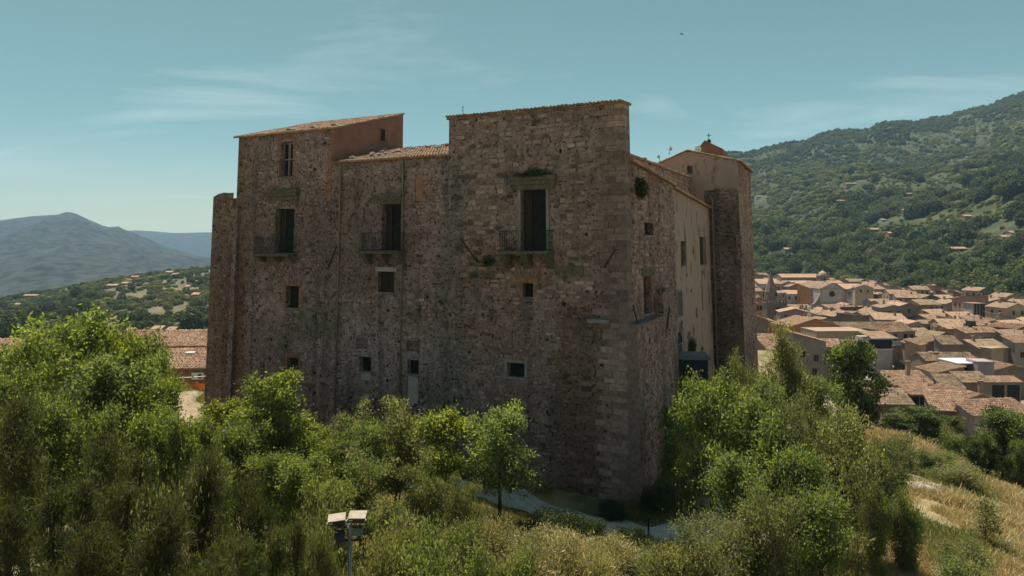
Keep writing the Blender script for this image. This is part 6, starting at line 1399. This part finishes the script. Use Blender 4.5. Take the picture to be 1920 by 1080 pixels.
# house with tiled roof behind the ruined corner
h = house(pw(330, 690, 76).x, 76, pw(330, 690, 76).z, 13.2, 9.5, 5.5, 8, 'gs', 'rubble_wall', 'tile_pale', 17, label='low house with a wide pinkish tiled roof left of the castle', near=True, wins=((.33, 2.4, .9, 1.3, 'v'), (-.1, 2.4, .9, 1.3, 'v')))
w_ = 13.2
a = Vector((w_*.325, 0, 0))
mb = MB(); mb.box(1.75, 2.95, -.46, -.08, 4.25, 5.0); ac = build(mb, 'air_conditioner', ['plastic_white'], h)
mb = MB(); n = 14; mb.add([(2.62+.26*math.cos(2*math.pi*i/n), -.475, 4.62+.26*math.sin(2*math.pi*i/n)) for i in range(n)], [tuple(range(n))]); build(mb, 'fan', ['lamp_dark'], ac)
mb = MB(); mb.box(1.85, 1.92, -.45, -.003, 4.15, 4.245); mb.box(2.8, 2.87, -.45, -.003, 4.15, 4.245); build(mb, 'bracket', ['iron'], ac)
mb = MB(); mb.tube([(3.0, 3.4, 6.2), (3.0, 3.4, 7.75)], .13, 8); mb.tube([(3.0, 3.4, 7.76), (3.0, 3.4, 7.95)], .2, 8); build(mb, 'flue', ['plaster_red'], h)
mb = MB(); mb.box(.0, 1.0, 3.0, 3.9, 6.35, 6.75); build(mb, 'skylight', ['plastic_white'], h)
c = pw(330, 640, 88); house(c.x-2.5, 88, c.z-.6, 17, 11, 7, 5, 'gs', 'w_beige', 'tile_pale', 14, label='second tiled roof just behind the low pinkish one', near=True)
c = pw(357, 628, 98); hh2 = house(c.x, 98, c.z, 2.2, 2, 3, 0, 'flat', 'w_red', 'tile', 10, label='small red chimney house rising above the second roof', near=False, name='chimney', cat='chimney')
c = pw(35, 668, 74); house(c.x, 74, c.z, 10, 9, 5, 12, 'gs', 'w_beige', 'tile_pale', 17, label='pinkish roof peeping through the left thicket', near=True)
# safety net and its cable
mb = MB(); p0, p1 = pw(327, 742, 62), pw(386, 740, 58); n = 26; z0 = min(p0.z, p1.z)
vs = []; fs = []
for i in range(n+1):
    t = i/n; p = p0.lerp(p1, t); s = .10*math.sin(t*19)+.07*math.sin(t*37)
    for j in range(5): vs.append((p.x, p.y+.06*math.sin(t*40+j)+s*.4, p.z+j*.26+s*(j/4)-.05))
for i in range(n):
    for j in range(4): fs.append((i*5+j, i*5+j+1, (i+1)*5+j+1, (i+1)*5+j))
mb.add(vs, fs); net = empty('safety_net', (0, 0, 0)); tag(net, 'orange plastic safety net stretched between the house and the castle corner', 'safety net'); build(mb, 'mesh_band', ['net'], net)
for t in (0, .34, .68, 1): p = p0.lerp(p1, t); mb = MB(); mb.tube([(p.x, p.y+.09, hz(p.x, p.y)-.2), (p.x, p.y+.09, p.z+1.12)], .025, 5); build(mb, 'stake', ['bark_pale'], net)
mb = MB(); p0, p1 = pw(318, 708, 64), pw(388, 705, 60); mb.tube([p0, p0.lerp(p1, .5)-Vector((0, 0, .05)), p1], .03, 4); tag(build(mb, 'handrail', ['plastic_white']), 'thin pale rail above the orange safety net', 'rail')
# bollard by the path, broken slabs in the shade
c = pw(1216, 1008, 31.2); g = hz(c.x, c.y); bo = empty('bollard', (c.x, c.y, g)); tag(bo, 'dark bollard lamp on a pale base beside the path', 'bollard')
mb = MB(); mb.lathe([(.045, .08), (.05, .85), (.06, .86), (.06, .98), (0, .99)], 8); build(mb, 'post', ['lamp_dark'], bo); mb = MB(); mb.box(-.2, .2, -.2, .2, -.05, .078); build(mb, 'base', ['grey_stone'], bo)
for px, py, Z, s, rx, lb in [(1254, 893, 36.5, .5, 50, 'grey slab leaning upright in the shade beside the tower'), (1268, 902, 36, .45, 20, 'flat grey slab lying next to the leaning one'), (1250, 908, 35.6, .4, 5, 'pale broken slab lowest on the shaded slope')]:
    c = pw(px, py, Z); o = obj('broken_slab', None) if False else None
    mb = MB(); mb.prism([(-s*.5, -.04), (s*.45, -.05), (s*.55, .04), (0, .06), (-s*.45, .03)], -s*.35, s*.35); o = build(mb, 'slab', ['pale_stone']); o.location = (c.x, c.y, hz(c.x, c.y)+.12); o.rotation_euler = (R(rx), R(8), random.uniform(0, 2)); tag(o, lb, 'slab')
# boulders on the dry slope
for i, (px, py, Z, s, fl, lb) in enumerate([(1712, 842, 55, 1.3, .45, 'pale flat boulder at the top of the dry slope'), (1692, 838, 56, .8, .5, 'smaller boulder left of the flat pale one'), (1722, 898, 42, 1.1, .4, 'long pale rock outcrop in the middle of the dry slope'), (1742, 912, 40, .8, .4, 'rock continuing the pale outcrop downhill'), (1768, 873, 50, .5, .6, 'white stone lying in grey green scrub'), (1880, 1000, 32, .7, .4, 'pale stone beside the thin sapling'), (1870, 975, 34, .5, .4, 'pale stone above the sapling foot'), (1830, 878, 54, .7, .5, 'grey block near the right edge tree'), (1780, 905, 43, .45, .5, 'small stone at the edge of the yellow grass')]):
    x = (px-960)/F*Z; o = obj('boulder', ROCKS[i % 5], None, (x, Z, hz(x, Z)+.05)); o.scale = (s*1.3, s, s*fl*1.6); o.rotation_euler = (R(8), R(10), random.uniform(0, 6)); tag(o, lb, 'rock')
# white garden swing among the bushes
c = pw(1697, 822, 70); sw = empty('garden_swing', (c.x, c.y, hz(c.x, c.y)), R(10)); tag(sw, 'white garden swing frame with blue seat before the dark bushes', 'garden swing')
for x in (-.45, .45): mb = MB(); mb.tube([(x-.16, -.1, 0), (x, 0, .95), (x+.16, -.1, 0)], .05, 5); build(mb, 'frame', ['white_paint'], sw)
mb = MB(); mb.box(-.42, .42, -.05, .25, .35, .42); mb.box(-.42, .42, .26, .31, .4, .8); build(mb, 'seat', ['lamp_grey'], sw)
# aerial masts on town roofs
def aerial(px, py0, py1, Z, label, dishes=0):
    a, b = pw(px, py0, Z), pw(px, py1, Z); r = empty('aerial', (b.x, b.y, b.z)); H_ = a.z-b.z; mb = MB(); mb.tube([(0, 0, -.6), (0, 0, H_)], .05, 5); build(mb, 'mast', ['lamp_grey'], r); mb = MB()
    for k in range(4): mb.tube([(-.6, 0, H_-.1-.35*k), (.6, 0, H_-.1-.35*k)], .02, 4)
    build(mb, 'antenna', ['lamp_grey'], r)
    for k in range(dishes): mb = MB(); mb.lathe([(0, 0), (.4, .06), (.55, .16), (.54, .18), (0, .03)], 12, M=Matrix.Translation((-.15, -.15, H_*(.8-.42*k)))@Matrix.Rotation(R(84), 4, 'X')); build(mb, 'dish', ['white_paint'], r)
    tag(r, label, 'aerial')
aerial(1517, 572, 602, 184, 'tall aerial mast with two white dishes on the orange gabled house', 2)
aerial(1510, 612, 633, 140, 'thin aerial on the sloping grey walled house'); aerial(1732, 702, 722, 112, 'aerial on the long low reddish roof'); aerial(1771, 585, 606, 240, 'thin aerial rising over the far roofs'); aerial(1890, 566, 590, 210, 'aerial over the right hand roofs'); aerial(1826, 590, 612, 200, 'aerial standing behind the pink house')
for px, py, Z, lb in [(1702, 690, 112, 'clay chimney pot on the long low reddish roof'), (1838, 727, 108, 'pale chimney on the bare grey house'), (1762, 640, 156, 'dark chimney at the top of the lit roof plane'), (1820, 610, 178, 'black water tank on a roof behind the pink house')]:
    c = pw(px, py, Z); r = empty('chimney', (c.x, c.y, c.z)); mb = MB(); dk = 'black' in lb or 'dark' in lb; s = .8 if 'tank' in lb else .28; mb.box(-s, s, -s, s, -1.2, 1.0); build(mb, 'shaft', ['lamp_dark' if dk else 'w_pink'], r); mb = MB(); mb.box(-s-.1, s+.1, -s-.1, s+.1, 1.02, 1.14); build(mb, 'cap', ['lamp_dark' if dk else 'tile'], r); tag(r, lb, 'tank' if 'tank' in lb else 'chimney')
# open white umbrella, red water tank, parked red car in the street are small but clear
c = pw(1870, 688, 140); u = empty('parasol', (c.x, c.y, c.z-2)); tag(u, 'open white parasol in a yard below the tan box house', 'parasol'); mb = MB(); mb.lathe([(1.6, 1.75), (.8, 2.1), (0, 2.3)], 8, smooth=False); build(mb, 'canopy', ['white_paint'], u); mb = MB(); mb.tube([(0, 0, -1), (0, 0, 2.3)], .03, 5); build(mb, 'pole', ['lamp_grey'], u)
c = pw(1750, 664, 133); u = empty('water_tank', (c.x, c.y, c.z)); tag(u, 'dark red water tank on the roof of the street house', 'water tank'); mb = MB(); mb.lathe([(0, -.5), (.9, -.5), (.95, -.4), (.95, .35), (.8, .5), (0, .55)], 12); build(mb, 'body', ['plaster_red'], u); mb = MB(); mb.tube([(0, 0, .55), (0, 0, .65)], .3, 8); build(mb, 'lid', ['lamp_dark'], u)
# bird
c = pw(1278, 64, 60); bird = empty('bird', c, R(60)); tag(bird, 'small dark bird flying high in the sky right of the tower', 'bird')
mb = MB(); mb.lathe([(0, -.13), (.025, -.10), (.038, 0), (.03, .08), (.02, .12), (0, .15)], 8, M=Matrix.Rotation(R(-90), 4, 'X')); mb.add([(-.02, -.12, 0), (.02, -.12, 0), (.04, -.2, 0), (-.04, -.2, 0)], [(0, 1, 2, 3)])
for s in (-1, 1): mb.add([(s*.02, .06, .01), (s*.02, -.05, .01), (s*.14, -.06, .06), (s*.13, .06, .06), (s*.29, -.09, .02), (s*.24, .03, .03)], [(0, 1, 2, 3), (3, 2, 4, 5)])
build(mb, 'body', ['lamp_dark'], bird)
# ------------------------------------------------------------------ haze: one closed box of thin air round everything
m = bpy.data.materials.new('haze'); m.use_nodes = True; t = m.node_tree; t.nodes.clear(); o = N(t, 'ShaderNodeOutputMaterial'); v = N(t, 'ShaderNodeVolumePrincipled'); v.inputs['Density'].default_value = HAZE; v.inputs['Color'].default_value = (.43, .69, 1, 1); v.inputs['Anisotropy'].default_value = .0
t.links.new(v.outputs[0], o.inputs['Volume']); MATS['haze'] = m
mb = MB(); mb.box(-7600, 7600, -200, 7200, -700, 1000); hzo = build(mb, 'haze', ['haze'], kind='stuff'); hzo['label'] = 'thin bluish summer haze over the valley'; hzo['category'] = 'haze'
